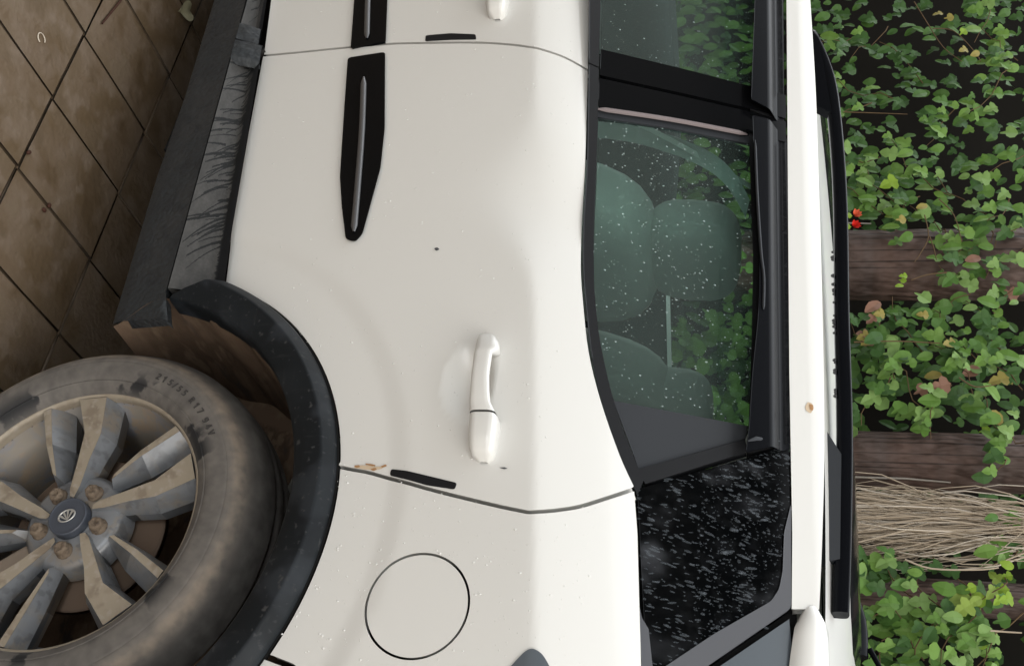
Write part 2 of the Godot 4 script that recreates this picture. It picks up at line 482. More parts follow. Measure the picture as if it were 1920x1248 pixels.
# ---------------------------------------------------------------- outlines shared by neighbouring panels (x, y on the flank)
var SEAM_A := []     # between the doors, from below
var SEAM_AG := []    # its run up the window
var SEAM_B := []     # behind the second door
var BELT := []       # lower edge of the window trim, front to back
var BELT_IN := []    # upper edge of it
const HUB := Vector2(0.0, 0.33)

func outlines() -> void:
	SEAM_A = [-1.056,.4,-1.05,.487,-1.045,.61,-1.042,.694,-1.034,.776,-1.022,.89,-1.01,.957,-.998,1.006,-.993,1.062,-.982,1.108]
	SEAM_AG = [-.981,1.126,-1.001,1.274,-1.018,1.422,-1.021,1.49]
	SEAM_B = [-.082,.79,-.076,.82,-.069,.857,-.044,.948,-.025,1.033,-.014,1.091,-.013,1.118,-.034,1.168,-.06,1.206,-.093,1.249]
	BELT = [-1.203,1.09,-.988,1.107,-.742,1.124,-.595,1.13,-.493,1.138,-.411,1.15,-.317,1.167,-.233,1.192,-.147,1.226,-.098,1.251]
	BELT_IN = [-1.198,1.114,-.996,1.126,-.76,1.14,-.608,1.147,-.515,1.154,-.448,1.161,-.355,1.177,-.26,1.203,-.181,1.233,-.124,1.259]

func droplets(n: int, id: int, off: float, lo: Vector2, hi: Vector2, inside: PackedVector2Array, r0: float, r1: float, stretch: float, seed_: int, holes := []) -> Array:
	var o := []
	rng.seed = seed_
	var tries := 0
	while o.size() < n and tries < n * 8:
		tries += 1
		var q := Vector2(rng.randf_range(lo.x, hi.x), rng.randf_range(lo.y, hi.y))
		if not Geometry2D.is_point_in_polygon(q, inside): continue
		var bad := false
		for h in holes: bad = bad or Geometry2D.is_point_in_polygon(q, h)
		if bad: continue
		var z := snorm(id, q.x, q.y)
		var r := lerpf(r0, r1, pow(rng.randf(), 3.0))
		var y := Vector3(rng.randf_range(-0.25, 0.25), 1, 0); y = (y - z * y.dot(z)).normalized()
		var x := y.cross(z)
		o.append(Transform3D(Basis(x * r, y * r * lerpf(1.0, stretch, rng.randf()), z * r * 0.6), Vector3(q.x, q.y, surf(id, q.x, q.y) + off)))
	return o

func drop_mesh() -> ArrayMesh:
	var rows := []
	for i in 4:
		var a := PI / 2 * i / 3.0; var row := []
		for j in 7: row.append(Vector3(sin(a) * cos(TAU * j / 7), sin(a) * sin(TAU * j / 7), cos(a)))
		rows.append(row)
	var b := MB.new(); for row in rows:
		for q in row: b.vert(q, q.normalized())
	for i in 3:
		for j in 7: b.quad(i * 7 + j, i * 7 + (j + 1) % 7, i * 7 + 7 + (j + 1) % 7, i * 7 + 7 + j)
	return b.mesh()

# ---------------------------------------------------------------- the car
func wheel_shapes(parent: Node, written: bool) -> void:
	obj("tyre", lathe(pts([.222,-.03, .226,-.014, .231,-.002, .238,.006, .243,.0075, .2445,.0100, .246,.0102, .2468,.0092, .2482,.0094, .2490,.0112, .256,.013, .268,.014, .280,.013, .2835,.0124, .2842,.0114, .2856,.0112, .2863,.0118, .290,.0105, .2935,.0088, .2942,.0076, .2955,.0070, .298,.006, .305,-.001, .311,-.011, .318,-.022, .324,-.032, .329,-.045, .332,-.062, .3335,-.078, .3335,-.082, .326,-.084, .326,-.092, .334,-.094, .3345,-.118, .327,-.12, .327,-.128, .3345,-.13, .333,-.152, .328,-.175, .315,-.195, .29,-.205, .24,-.2]), 96), M.tyre_rubber, parent)
	var rim := obj("rim", lathe(pts([.2225,-.05, .2225,-.016, .2235,-.011, .2265,-.008, .2295,-.0085, .2305,-.012]), 96), M.machined_face, parent)
	obj("barrel", lathe(pts([.2225,-.028, .219,-.04, .212,-.055, .200,-.075, .193,-.12, .195,-.19]), 72, true), M.barrel, parent)
	obj("hub", lathe(pts([.0, -.034, .034,-.034, .036,-.030, .074,-.034, .086,-.044, .09,-.075]), 48), M.spoke_grey, parent)
	for k in 10:
		var wide := k % 2 == 0
		var base := 44.0 + 72.0 * (k / 2) if wide else 69.0 + 72.0 * (k / 2)
		# outline of the machined face: (radius, angle); the first half runs out along the low side
		var face := [[.038, 3.0], [.060, -5.0], [.105, -8.0], [.153, -11.0], [.2225, -6.8], [.2225, 6.2], [.154, .5], [.105, 3.5], [.056, 12.5], [.043, 13.5]] if wide else [[.089, 2.2], [.150, -2.2], [.2225, -5.2], [.2225, -1.6], [.155, 1.4], [.097, 4.6]]
		var skirt := [[.034, 0.0], [.060, -12.0], [.105, -14.5], [.150, -16.5], [.2215, -11.5], [.2215, 8.0], [.150, 3.0], [.100, 6.0], [.056, 17.0], [.036, 19.0]] if wide else [[.075, -2.0], [.140, -12.0], [.2215, -12.5], [.2215, 1.5], [.150, 4.5], [.082, 10.0]]
		var f := MB.new(); var s := MB.new(); var top := []; var low := []; var flat := PackedVector2Array()
		for i in face.size():
			var a := deg_to_rad(base + face[i][1]); var r: float = face[i][0]
			top.append(Vector3(cos(a) * r, sin(a) * r, lerpf(-.026, -.0095, smoothstep(0.03, 0.2, r))))
			flat.append(Vector2(top[i].x, top[i].y))
			a = deg_to_rad(base + skirt[i][1]); r = skirt[i][0]
			low.append(Vector3(cos(a) * r, sin(a) * r, lerpf(-.048, -.046, r / 0.22)))
		var t := Geometry2D.triangulate_polygon(flat)
		for q in top: f.vert(q + Vector3(0, 0, .0004), Vector3(0, 0, 1))
		for q in range(0, t.size(), 3): f.tri(t[q], t[q + 1], t[q + 2])
		var mid := Vector3.ZERO
		for q in top: mid += q / top.size()
		for i in top.size():
			var j := (i + 1) % top.size()
			var out: Vector3 = (top[i] + top[j]) * 0.5 - mid
			var nn: Vector3 = (top[j] - top[i]).cross(low[i] - top[i]).normalized()
			if nn.z < 0.0: nn = -nn
			s.face([top[i], top[j], low[j], low[i]], nn)
			s.face([low[i], low[j], low[j] - Vector3(0, 0, .022), low[i] - Vector3(0, 0, .022)], Vector3(out.x, out.y, 0).normalized())
		obj("spoke", s.mesh(), M.spoke_grey, parent)
		obj("spoke_face", f.mesh(), M.machined_face, parent)
	for k in 5:
		var a := deg_to_rad(8.0 + 72.0 * k)
		var b := MB.new(); var rows := []
		for q in [[.0145, -.036], [.0145, -.031], [.0125, -.026], [.0115, -.0255], [.0115, -.018], [.0095, -.0145], [.0055, -.0145], [.005, -.0165], [.0, -.0165]]:
			var row := []
			for j in 12:
				var rr: float = q[0] * (1.0 if q[1] < -.026 or q[1] == -.0165 else (1.06 if j % 2 else .94))
				row.append(Vector3(cos(a) * .0545 + cos(TAU * j / 12) * rr, sin(a) * .0545 + sin(TAU * j / 12) * rr, q[1]))
			rows.append(row)
		b.grid(rows, true); obj("lug_nut", b.mesh(), M.nut_mud, parent)
	obj("hub_cap", lathe(pts([.0, -.017, .022,-.0165, .029,-.0175, .0305,-.016, .0325,-.016, .0335,-.019, .034,-.032]), 48), M.cap_blue, parent)
	# emblem: an oval ring with stripes that run together towards one side
	var e := MB.new(); var ring := []
	for i in 33:
		var a := TAU * i / 32.0
		var row := []
		for j in 6:
			var g := TAU * j / 6.0; var r := 1.0 + 0.13 * cos(g)
			row.append(Vector3(cos(a) * .0140 * r, sin(a) * .0100 * r, -.0150 + .0014 * sin(g)))
		ring.append(row)
	e.grid(ring, true)
	for ends in [[-.0125, -.0028, -.0095, -.0062], [-.0060, -.0088, -.0022, -.0098], [.0022, -.0098, .0060, -.0088], [.0095, -.0062, .0125, -.0028]]:
		e.face([Vector3(ends[0], ends[1], -.0142), Vector3(ends[2], ends[3], -.0142), Vector3(.0006, .0092, -.0142), Vector3(-.0006, .0092, -.0142)], Vector3(0, 0, 1))
	var em := obj("emblem", e.mesh(), M.emblem_metal, parent)
	em.rotation.z = deg_to_rad(-62)
	obj("brake_disc", lathe(pts([.0, -.085, .135,-.085, .135,-.105, .0, -.105]), 64), M.rust, parent)
	obj("brake_drum", lathe(pts([.0, -.066, .070,-.066, .078,-.072, .080,-.085]), 48), M.dull_iron, parent)
	var ca := pad(Vector3(.075, .12, .07), 0.35, 8)
	var co := obj("brake_caliper", ca, M.dull_iron, parent); co.position = Vector3(.095, -.095, -.082); co.rotation.z = 0.7
	if written:
		var text := "215/55 R17 94V"
		var sf := SystemFont.new(); sf.font_names = PackedStringArray(["Droid Sans"]); sf.font_weight = 700
		var let := holder("lettering", parent)
		var at := 160.5
		for c in text:
			var wide_: float = {" ": 1.7, "/": 2.1, "R": 3.3, "V": 3.3}.get(c, 3.05)
			at -= wide_ * 0.5
			if c != " ":
				var tm := TextMesh.new(); tm.text = c; tm.font = sf; tm.font_size = 16; tm.pixel_size = 0.00098; tm.depth = 0.0012; tm.curve_step = 1.0
				var l := obj("letter", tm, M.tyre_text, let)
				var a := deg_to_rad(at)
				l.position = Vector3(cos(a) * .2695, sin(a) * .2695, .0145); l.rotation.z = a - PI / 2
			at -= wide_ * 0.5

func handle(shift: Vector3, parent: Node) -> void:
	var low := pts([-.305,.999,-.295,.995,-.277,.995,-.259,.996,-.251,.997,-.227,.999,-.208,1,-.179,1.002,-.161,1.003,-.145,1.004])
	var high := pts([-.305,1.009,-.295,1.021,-.279,1.031,-.263,1.035,-.253,1.026,-.228,1.027,-.208,1.028,-.18,1.032,-.161,1.036,-.146,1.046])
	var zs := [.003, .018, .029, .034, .036, .039, .040, .039, .037, .035]
	var rows := []
	for i in low.size():
		var c := (low[i] + high[i]) * 0.5; var h := (high[i] - low[i]) * 0.5; var z: float = surf(0, -0.34, c.y) ; var thick := 0.016 if i > 3 and i < 9 else float(zs[i])
		var row := []
		for j in 14:
			var a := TAU * j / 14.0
			var sx := signf(cos(a)) * pow(absf(cos(a)), 0.6); var sz := signf(sin(a)) * pow(absf(sin(a)), 0.6)
			var q := c + h * sx
			row.append(Vector3(q.x, q.y, z + zs[i] - thick * 0.5 + thick * 0.5 * sz) + shift)
		rows.append(row)
	var b := MB.new(); b.grid(rows, true, true)
	for i in 12: b.tri(b.v.size() - 14, b.v.size() - 14 + i + 1, b.v.size() - 14 + i + 2 if i < 12 else 0)
	obj("door_handle", b.mesh(), M.white_paint, parent)
	low = pts([-.142,1.003,-.133,1.004,-.106,1.007,-.088,1.011,-.079,1.015,-.073,1.026])
	high = pts([-.143,1.048,-.134,1.05,-.107,1.05,-.089,1.049,-.079,1.046,-.073,1.039])
	zs = [.034, .035, .034, .029, .019, .004]
	rows = []
	for i in low.size():
		var c := (low[i] + high[i]) * 0.5; var h := (high[i] - low[i]) * 0.5; var z: float = surf(0, -0.1, c.y)
		var row := []
		for j in 14:
			var a := PI * j / 13.0
			var sx := signf(cos(a)) * pow(absf(cos(a)), 0.45); var sz := pow(absf(sin(a)), 0.5)
			var q := c + h * sx
			row.append(Vector3(q.x, q.y, z - 0.004 + (zs[i] + 0.004) * sz) + shift)
		rows.append(row)
	b = MB.new(); b.grid(rows, false, true)
	obj("handle_cap", b.mesh(), M.white_paint, parent)

func strip_mesh(path: Array, w: float, h: float) -> ArrayMesh:      # a raised bar of half round section along a path on the flank
	var rows := []
	for i in path.size():
		var t: Vector3 = (path[mini(i + 1, path.size() - 1)] - path[maxi(i - 1, 0)]).normalized()
		var side := Vector3(-t.y, t.x, 0).normalized(); var row := []
		var k := 0.35 if i == 0 or i == path.size() - 1 else 1.0
		for j in 7:
			var a := PI * j / 6.0
			row.append(path[i] + side * cos(a) * w * k + Vector3(0, 0, sin(a) * h * k))
		rows.append(row)
	var b := MB.new(); b.grid(rows, false, false)
	return b.mesh()

func on(id: int, q: Vector2, off: float) -> Vector3:
	return Vector3(q.x, q.y, surf(id, q.x, q.y) + off)

func build_car() -> void:
	var car := thing("car", "white hatchback with black lower cladding and muddy alloy wheel, parked on wet paving", "car")
	var W: Material = M.white_paint
	var sa := cr(pts(SEAM_A), 4); var sb := cr(pts(SEAM_B), 4); var belt := cr(pts(BELT), 4); var belt_in := cr(pts(BELT_IN), 4)
	var bx: float = belt[0].x
	# --- first door: on towards the bonnet beyond the frame
	var d1 := PackedVector2Array([Vector2(-1.98, 0.27), Vector2(-1.6, .312), Vector2(-1.237, .3695)])
	d1.append_array(sa)
	var at_seam := sa[sa.size() - 1]
	var front_belt := PackedVector2Array()
	for q in belt:
		if q.x < at_seam.x - 0.005: front_belt.append(q)
	d1.append_array(rev(front_belt)); d1.append_array([Vector2(-1.6, 1.058), Vector2(-2.02, 1.02), Vector2(-2.04, .7)])
	var door := obj("door", panel(d1, 0, 0, .025, .010, .0030, .0024), W, car)
	door.set_meta("label", "front door with its window and black moulding")
	# --- second door
	var bottom := pts([-1.05,.399,-.827,.428,-.553,.467,-.443,.488])
	var d2 := PackedVector2Array()
	d2.append_array(bottom)
	for q in arc(HUB, .4735, 157.0, 101.0, 22): d2.append(q)
	d2.append_array(sb)
	var rear_belt := PackedVector2Array()
	for q in belt:
		if q.x > at_seam.x + 0.005: rear_belt.append(q)
	d2.append_array(rev(rear_belt)); d2.append_array(rev(sa))
	var door2 := obj("door", panel(d2, 0, 0, .025, .008, .0030, .0024), W, car)
	door2.set_meta("label", "rear door cut by the wheel arch")
	# --- quarter panel
	var belt_c := pts([-.09,1.252,-.022,1.261,.174,1.278])
	var q1 := PackedVector2Array()
	for q in arc(HUB, .4735, 99.5, 62.0, 18): q1.append(q)
	q1.append_array(pts([.211,.737,.228,.797])); q1.append_array([Vector2(.40, .70), Vector2(.56, .72), Vector2(.56, 1.285), Vector2(.40, 1.283)])
	q1.append_array(rev(belt_c)); q1.append_array(rev(sb))
	var flap := arc(Vector2(.1345, .964), .0772, 0, 355, 71)
	var lamp := rounded(pts([.212,1.109,.19,1.126,.186,1.135,.188,1.145,.205,1.161]), .012, 3)
	lamp = cr(pts([.213,1.108,.2,1.118,.19,1.127,.186,1.135,.188,1.144,.194,1.152,.208,1.162]), 4); lamp.append_array([Vector2(.56, 1.11), Vector2(.56, 1.02)])
	var quarter := obj("quarter_panel", panel(q1, 0, 0, .025, .008, .0030, .0024, [flap]), W, car)
	var fl := obj("fuel_flap", panel(arc(Vector2(.1345, .964), .0737, 0, 356, 89), 0, -.0006, .012, .02, .0, .0026), W, quarter)
	obj("tail_lamp", panel(lamp, 0, .002, .02, .015), M.smoke_grey, quarter)
	# --- bumper, tail and front end, simple but whole
	var bp := PackedVector2Array()
	for q in arc(HUB, .4735, 59.0, 8.0, 16): bp.append(q)
	bp.append_array([Vector2(.60, .38), Vector2(.64, .5), Vector2(.62, .71), Vector2(.40, .693)])
	bp.append_array(rev(pts([.216,.736,.232,.796])))
	obj("bumper", panel(bp, 0, -.001, .03, .03, .001), W, car)
	# --- black behind the gaps
	var inner := MB.new()
	inner.face([Vector3(-3.0, .42, -.02), Vector3(-.44, .50, -.015), Vector3(-.44, 1.08, -.03), Vector3(-3.0, .95, -.03)], Vector3(0, 0, 1))
	inner.face([Vector3(-.44, .86, -.03), Vector3(.55, .86, -.03), Vector3(.55, 1.2, -.06), Vector3(-.44, 1.08, -.03)], Vector3(0, 0, 1))
	obj("inner_shell", inner.mesh(), M.gap_dark, car)
	obj("inner_shell", panel(PackedVector2Array([Vector2(-.12, 1.24), Vector2(.48, 1.26), Vector2(.40, 1.50), Vector2(-.27, 1.49)]), 1, -.03, .002, .1), M.gap_dark, car)
	# --- lower cladding, sill, arch trim
	for k in 2:
		var up := pts([-1.022,.409,-.81,.439,-.54,.478,-.422,.499]) if k else PackedVector2Array([Vector2(-1.98, .252), Vector2(-1.237, .367), Vector2(-1.085, .3905)])
		var x0 := -1.98 if k == 0 else -1.0655; var x1 := -1.0705 if k == 0 else -.414
		var crow := []
		for j in 17:
			crow.append([])
			for i in 49:
				var x := lerpf(x0, x1, i / 48.0); var top := 0.0
				for m in up.size() - 1:
					if x >= up[m].x or m == 0: top = lerpf(up[m].y, up[m + 1].y, (x - up[m].x) / (up[m + 1].x - up[m].x))
				var y := lerpf(top + .002, .398 + .158 * (x + 1.055) - .037 - .075 * (x + 1.191), j / 16.0)
				crow[j].append(Vector3(x, y, surf(3, x, y)))
		var cb := MB.new(); cb.grid(crow, false, true)
		for i in [0, 48]:
			var cap := []
			for j in 17: cap.append(crow[j][i])
			cap.append(crow[16][i] - Vector3(0, 0, .06)); cap.append(crow[0][i] - Vector3(0, 0, .04))
			cb.face(cap, Vector3(-1 if i == 0 else 1, 0, 0))
		var caprows := []
		for j in 9:
			caprows.append([])
			for i in 9:
				var x := lerpf(-1.066, -1.004, i / 8.0) if k else lerpf(-1.125, -1.0695, i / 8.0); var top := 0.0
				for m in up.size() - 1:
					if x >= up[m].x or m == 0: top = lerpf(up[m].y, up[m + 1].y, (x - up[m].x) / (up[m + 1].x - up[m].x))
				var low := .398 + .158 * (x + 1.055) - .037 - .075 * (x + 1.191)
				caprows[j].append(Vector3(x, lerpf(top + .001, low, j / 8.0), lerpf(.034, .054, j / 8.0) + .004 * sin(PI * j / 8.0) * sin(PI * i / 8.0) - (.012 if i == (8 if k else 0) else 0.0)))
		var capm := MB.new(); capm.grid(caprows, false, true)
		obj("cladding_cap", capm.mesh(), M.cladding_plastic, door2 if k else door)
		obj("door_cladding", cb.mesh(), M.dusty_cladding, door2 if k else door)
	var sl := PackedVector2Array()
	for i in 16:
		var x := lerpf(-1.98, -.405, i / 15.0)
		sl.append(Vector2(x, .398 + .158 * (x + 1.055) - .0415 - .075 * (x + 1.191)))
	sl.append_array(pts([-.406,.402,-.348,.422]))
	sl.append_array(rev(pts([-1.253,.226,-.945,.25,-.725,.253,-.522,.271,-.371,.283])))
	sl.append(Vector2(-1.98, .15))
	obj("sill", panel(sl, 3, -.001, .03, .012, .0, .004), M.cladding_plastic, car)
	# end cap of each door's cladding and a clip on the sill joint
	var arch := MB.new(); var arows := []
	for q in [[.4712, .030], [.4708, .038], [.468, .045], [.455, .0595], [.449, .062], [.425, .057], [.408, .051], [.4035, .046], [.402, .036], [.402, .0]]:
		var row := []
		var a0 := lerpf(157.3, 168.6, clampf((.4712 - q[0]) / .068, 0.0, 1.0))
		for i in 81:
			var a := deg_to_rad(lerpf(a0, 4.0, i / 80.0))
			row.append(Vector3(cos(a) * q[0], .33 + sin(a) * q[0], q[1] + plan(cos(a) * q[0])))
		arows.append(row)
	arch.grid(arows)
	var end := []
	for i in 9: end.append(arows[i][0])
	end.append(arows[0][0] - Vector3(0, 0, .06)); arch.face(end, Vector3(-.8, -.6, 0))
	obj("arch_trim", arch.mesh(), M.arch_plastic, car)
	var lip := arc(HUB, .4745, 158, 4.0, 64); lip.append_array(arc(HUB, .4695, 4.0, 158.0, 64))
	obj("arch_seal", panel(lip, 6, -.004, .01, .02), M.gap_dark, car)
	# --- wheel well
	for cx in [0.0, -2.6]:
		var rows := []
		for z in [.045, -.02, -.10, -.2, -.3]:
			var row := []
			for i in 161:
				var deg := lerpf(185.5, -20.0, i / 160.0)
				var a := deg_to_rad(deg); var low := smoothstep(169.0, 187.0, deg)
				var r := .404 - .046 * low + (.004 * sin(i * .5 + z * 9.0) if z < 0.0 else 0.0)
				row.append(Vector3(cx + cos(a) * r, .33 + sin(a) * r, z if z < 0.0 else lerpf(.044, .012, low)))
			rows.append(row)
		var b := MB.new(); b.grid(rows, false, false)
		b.face([Vector3(cx - .42, .1, -.3), Vector3(cx + .42, .1, -.3), Vector3(cx + .42, .76, -.3), Vector3(cx - .42, .76, -.3)], Vector3(0, 0, 1))
		obj("wheel_well", b.mesh(), M.mud, car)
	var wh := holder("wheel", car); wh.position = Vector3(0, .325, 0); wheel_shapes(wh, true)
	var wf := holder("wheel", car); wf.position = Vector3(-2.6, .325, 0)
	for c in wh.get_children():
		if c.name != "lettering" and (String(c.name).begins_with("tyre") or String(c.name).begins_with("rim") or String(c.name).begins_with("barrel") or String(c.name).begins_with("spoke") or String(c.name).begins_with("hub")):
			wf.add_child(c.duplicate(), true)
	# --- door furniture
	var m2 := rounded(pts([-1.007,.611,-1.012,.692,-.796,.734,-.693,.746,-.54,.743,-.521,.732,-.526,.713,-.607,.687,-.68,.667,-.864,.635]), .008, 3)
	obj("door_moulding", panel(m2, 6, 0, .008, .02, .0, .003), M.gloss_black, door2)
	var m1 := rounded(pts([-1.202,.583,-1.188,.661,-1.044,.687,-1.035,.611]), .004, 3)
	m1 = pts([-1.035,.611,-1.044,.687,-1.209,.659]); m1.append_array([Vector2(-1.66, .582), Vector2(-1.76, .535), Vector2(-1.70, .508)]); m1.append_array(pts([-1.223,.58]))
	obj("door_moulding", panel(m1, 6, 0, .008, .02, .0, .003), M.gloss_black, door)
	var path := []
	for q in cr(pts([-.941,.661,-.795,.688,-.645,.711,-.541,.726]), 5): path.append(on(6, q, .002))
	obj("moulding_strip", strip_mesh(path, .0062, .006), M.chrome, door2)
	path = []
	for q in cr(pts([-1.057,.643,-1.21,.614]), 8): path.append(on(6, q, .002))
	path.append(on(6, Vector2(-1.66, .533), .002))
	obj("moulding_strip", strip_mesh(path, .0062, .006), M.chrome, door)
	obj("edge_guard", panel(rounded(pts([-.077,.884,-.073,.909,-.054,.994,-.043,.992,-.049,.947,-.066,.884]), .004, 3), 0, .001, .005, .015, .0, .0035), M.black_trim, door2)
	obj("edge_guard", panel(rounded(pts([-1.056,.77,-1.056,.823,-1.047,.877,-1.031,.881,-1.036,.826,-1.038,.772]), .004, 3), 0, .001, .005, .015, .0, .0035), M.black_trim, door)
	handle(Vector3(-.015, -.002, 0), door2)
	handle(Vector3(-1.012, -.115, 0), door)
	# --- window trim along the belt
	var whole := belt.duplicate(); whole.insert(0, Vector2(-2.0, 1.03))
	whole.append_array(rev(belt_in)); whole.append(Vector2(-1.98, 1.05))
	var cut0 := at_seam - Vector2(.02, .06); var cut1 := at_seam + (Vector2(SEAM_AG[0], SEAM_AG[1]) - at_seam) * 2.5
	for k in 2:
		var s := .0016 if k else -.0016
		var half := PackedVector2Array([cut0 + Vector2(s, 0), cut1 + Vector2(s, 0), Vector2(3.0 if k else -3.0, cut1.y), Vector2(3.0 if k else -3.0, cut0.y - .3)])
		if k: half = PackedVector2Array([cut0 + Vector2(s, 0), Vector2(3, cut0.y), Vector2(3, 2), Vector2(cut1.x + s, 2), cut1 + Vector2(s, 0)])
		for piece in Geometry2D.intersect_polygons(whole, half):
			obj("belt_seal", panel(piece, 1, .023, .04, .01, .0, .004), M.black_trim, door2 if k else door)
	# --- window frames and glass
	var ag := pts(SEAM_AG)
	var post1 := pts([-1.059,1.123,-1.078,1.271,-1.089,1.423]); var front_post := post1.duplicate(); front_post.append_array(rev(ag))
	front_post = pts([-1.058,1.123,-1.075,1.271,-1.087,1.41,-1.094,1.491,-1.026,1.491,-1.023,1.422,-1.005,1.274,-.985,1.126])
	obj("window_post", panel(front_post, 1, .004, .02, .02, .0, .002), M.gloss_black, door)
	var rear_post := pts([-.976,1.125,-.996,1.274,-1.014,1.422,-1.017,1.49,-.959,1.49,-.954,1.415,-.927,1.267,-.899,1.13])
	obj("window_post", panel(rear_post, 1, .004, .02, .02, .0, .002), M.gloss_black, door2)
	var ch := []
	for q in cr(pts([-.892,1.129,-.923,1.267,-.947,1.413]), 6): ch.append(on(1, q, .004))
	obj("glass_run", strip_mesh(ch, .0052, .006), M.trim_dusty_pink, door2)
	obj("glass_run", panel(pts([-.895,1.128,-.925,1.267,-.951,1.418,-.931,1.421,-.908,1.268,-.878,1.129]), 1, -.003, .01, .02), M.matte_panel, door2)
	var head2 := pts([-.97,1.415,-.971,1.494,-.268,1.488,-.229,1.415,-.29,1.419,-.454,1.423,-.645,1.425])
	obj("window_frame", panel(head2, 1, .002, .02, .02), M.black_trim, door2)
	var head1 := pts([-1.03,1.491,-1.421,1.496,-1.381,1.418,-1.078,1.419]); head1.append_array([])
	var h1 := PackedVector2Array([Vector2(-1.015, 1.487), Vector2(-1.62, 1.492), Vector2(-2.02, 1.05), Vector2(-1.93, 1.06), Vector2(-1.58, 1.435), Vector2(-1.02, 1.418)])
	obj("window_frame", panel(h1, 1, .002, .02, .03), M.black_trim, door)
	var g2 := pts([-.89,1.121,-.917,1.267,-.941,1.424,-.672,1.429,-.454,1.425,-.282,1.419,-.261,1.198,-.366,1.16,-.517,1.145])
	obj("window_glass", panel(g2, 1, -.008, .0035, .05, .0, .0001, [], true), M.tinted_glass, door2)
	var g1 := pts([-1.055,1.114,-1.08,1.424]); g1.append_array([Vector2(-1.58, 1.45), Vector2(-1.95, 1.05)])
	obj("window_glass", panel(g1, 1, -.008, .0035, .05, .0, .0001, [], true), M.tinted_glass, door)
	var tripan := pts([-.265,1.202,-.283,1.419,-.257,1.413,-.154,1.248])
	obj("corner_panel", panel(tripan, 1, -.002, .02, .02, .0, .002), M.matte_panel, door2)
	var fr := pts([-.15,1.247,-.253,1.413,-.231,1.417,-.128,1.26])
	obj("corner_frame", panel(fr, 1, .004, .02, .02, .0, .002), M.black_trim, door2)
	# --- fixed window behind the door
	var qg := pts([-.118,1.246,-.172,1.332,-.267,1.487,-.106,1.487,.022,1.483,.142,1.357,.16,1.275]); qg.append_array([])
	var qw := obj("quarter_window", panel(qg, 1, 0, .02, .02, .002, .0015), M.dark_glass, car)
	var seal := rounded(pts([-.157,1.487,.02,1.484,.149,1.348,.161,1.291,.086,1.371,.016,1.454,-.006,1.466,-.037,1.472,-.103,1.475]), .006, 2)
	obj("window_seal", panel(seal, 1, .0035, .01, .015, .0, .002), M.seal_rubber, qw)
	var seal2 := pts([.057,1.259,.161,1.271,.158,1.286,.101,1.277,.087,1.267])
	obj("window_seal", panel(seal2, 1, .003, .01, .015, .0, .002), M.seal_rubber, qw)
	# --- tail end above the belt
	var tg := pts([.03,1.483,.144,1.361]); tg.append_array([Vector2(.42, 1.285), Vector2(.42, 1.47), Vector2(.16, 1.492)])
	obj("tailgate_glass", panel(tg, 1, -.006, .02, .02, .002, .002), M.smoke_grey, car)
	# --- rain visors
	var v2 := rounded(pts([-.982,1.423,-.988,1.487,-.621,1.49,-.256,1.486,-.217,1.414,-.264,1.419,-.369,1.424,-.482,1.433,-.547,1.436,-.626,1.436,-.778,1.428]), .004, 2)
	obj("rain_visor", panel(v2, 5, 0, .006, .006, .0, .002), M.visor_plastic, door2)
	var v1 := pts([-1.026,1.42,-1.007,1.486,-1.381,1.49,-1.348,1.427])
	v1 = PackedVector2Array([v1[0], v1[1], Vector2(-1.55, 1.487), Vector2(-1.66, 1.43), Vector2(-1.5, 1.437), v1[3]])
	obj("rain_visor", panel(v1, 5, 0, .006, .006, .0, .002), M.visor_plastic, door)
	path = []
	for q in cr(pts([-.914,1.428,-.779,1.432,-.639,1.439,-.58,1.444,-.509,1.443]), 5): path.append(on(5, q, .001))
	obj("visor_rib", strip_mesh(path, .0028, .004), M.matte_panel, door2)
	path = []
	for q in pts([-.237,1.417,-.246,1.432,-.264,1.47]): path.append(on(5, q, .001))
	obj("visor_rib", strip_mesh(path, .004, .005), M.matte_panel, door2)
	# --- roof
	var rs := pts([.021,1.485,-.104,1.488,-.406,1.488,-.642,1.49,-1.062,1.494,-1.398,1.497])
	rs.append_array([Vector2(-1.62, 1.50), Vector2(-1.62, 1.545)])
	rs.append_array(cr(pts([-1.423,1.551,-1.15,1.555,-.906,1.554,-.662,1.552,-.315,1.546,-.116,1.536,.012,1.527]), 4))
	var roof := obj("roof", panel(rs, 2, 0, .03, .01, .0, .003), W, car)
	var rows := []
	for i in 26:
		var x := lerpf(-1.62, .12, i / 25.0); var row := []
		for j in 25:
			var z := lerpf(-.262, -1.50, j / 24.0)
			row.append(Vector3(x, roof_y(x, z), z))
		rows.append(row)
	var rb := MB.new(); rb.grid(rows, false, true); obj("roof_skin", rb.mesh(), W, roof)
	rows = []
	for i in 20:
		var x := lerpf(-1.45, -.02, i / 19.0); var row := []
		for j in 17:
			var z := lerpf(-.50, -1.26, j / 16.0)
			var e := .012 * smoothstep(0.0, .03, minf(minf(-.50 - z, z + 1.26), minf(x + 1.45, -.02 - x)))
			row.append(Vector3(x, roof_y(x, z) + e - .002, z))
		rows.append(row)
	rb = MB.new(); rb.grid(rows, false, true); obj("roof_panel", rb.mesh(), M.gloss_black, roof)
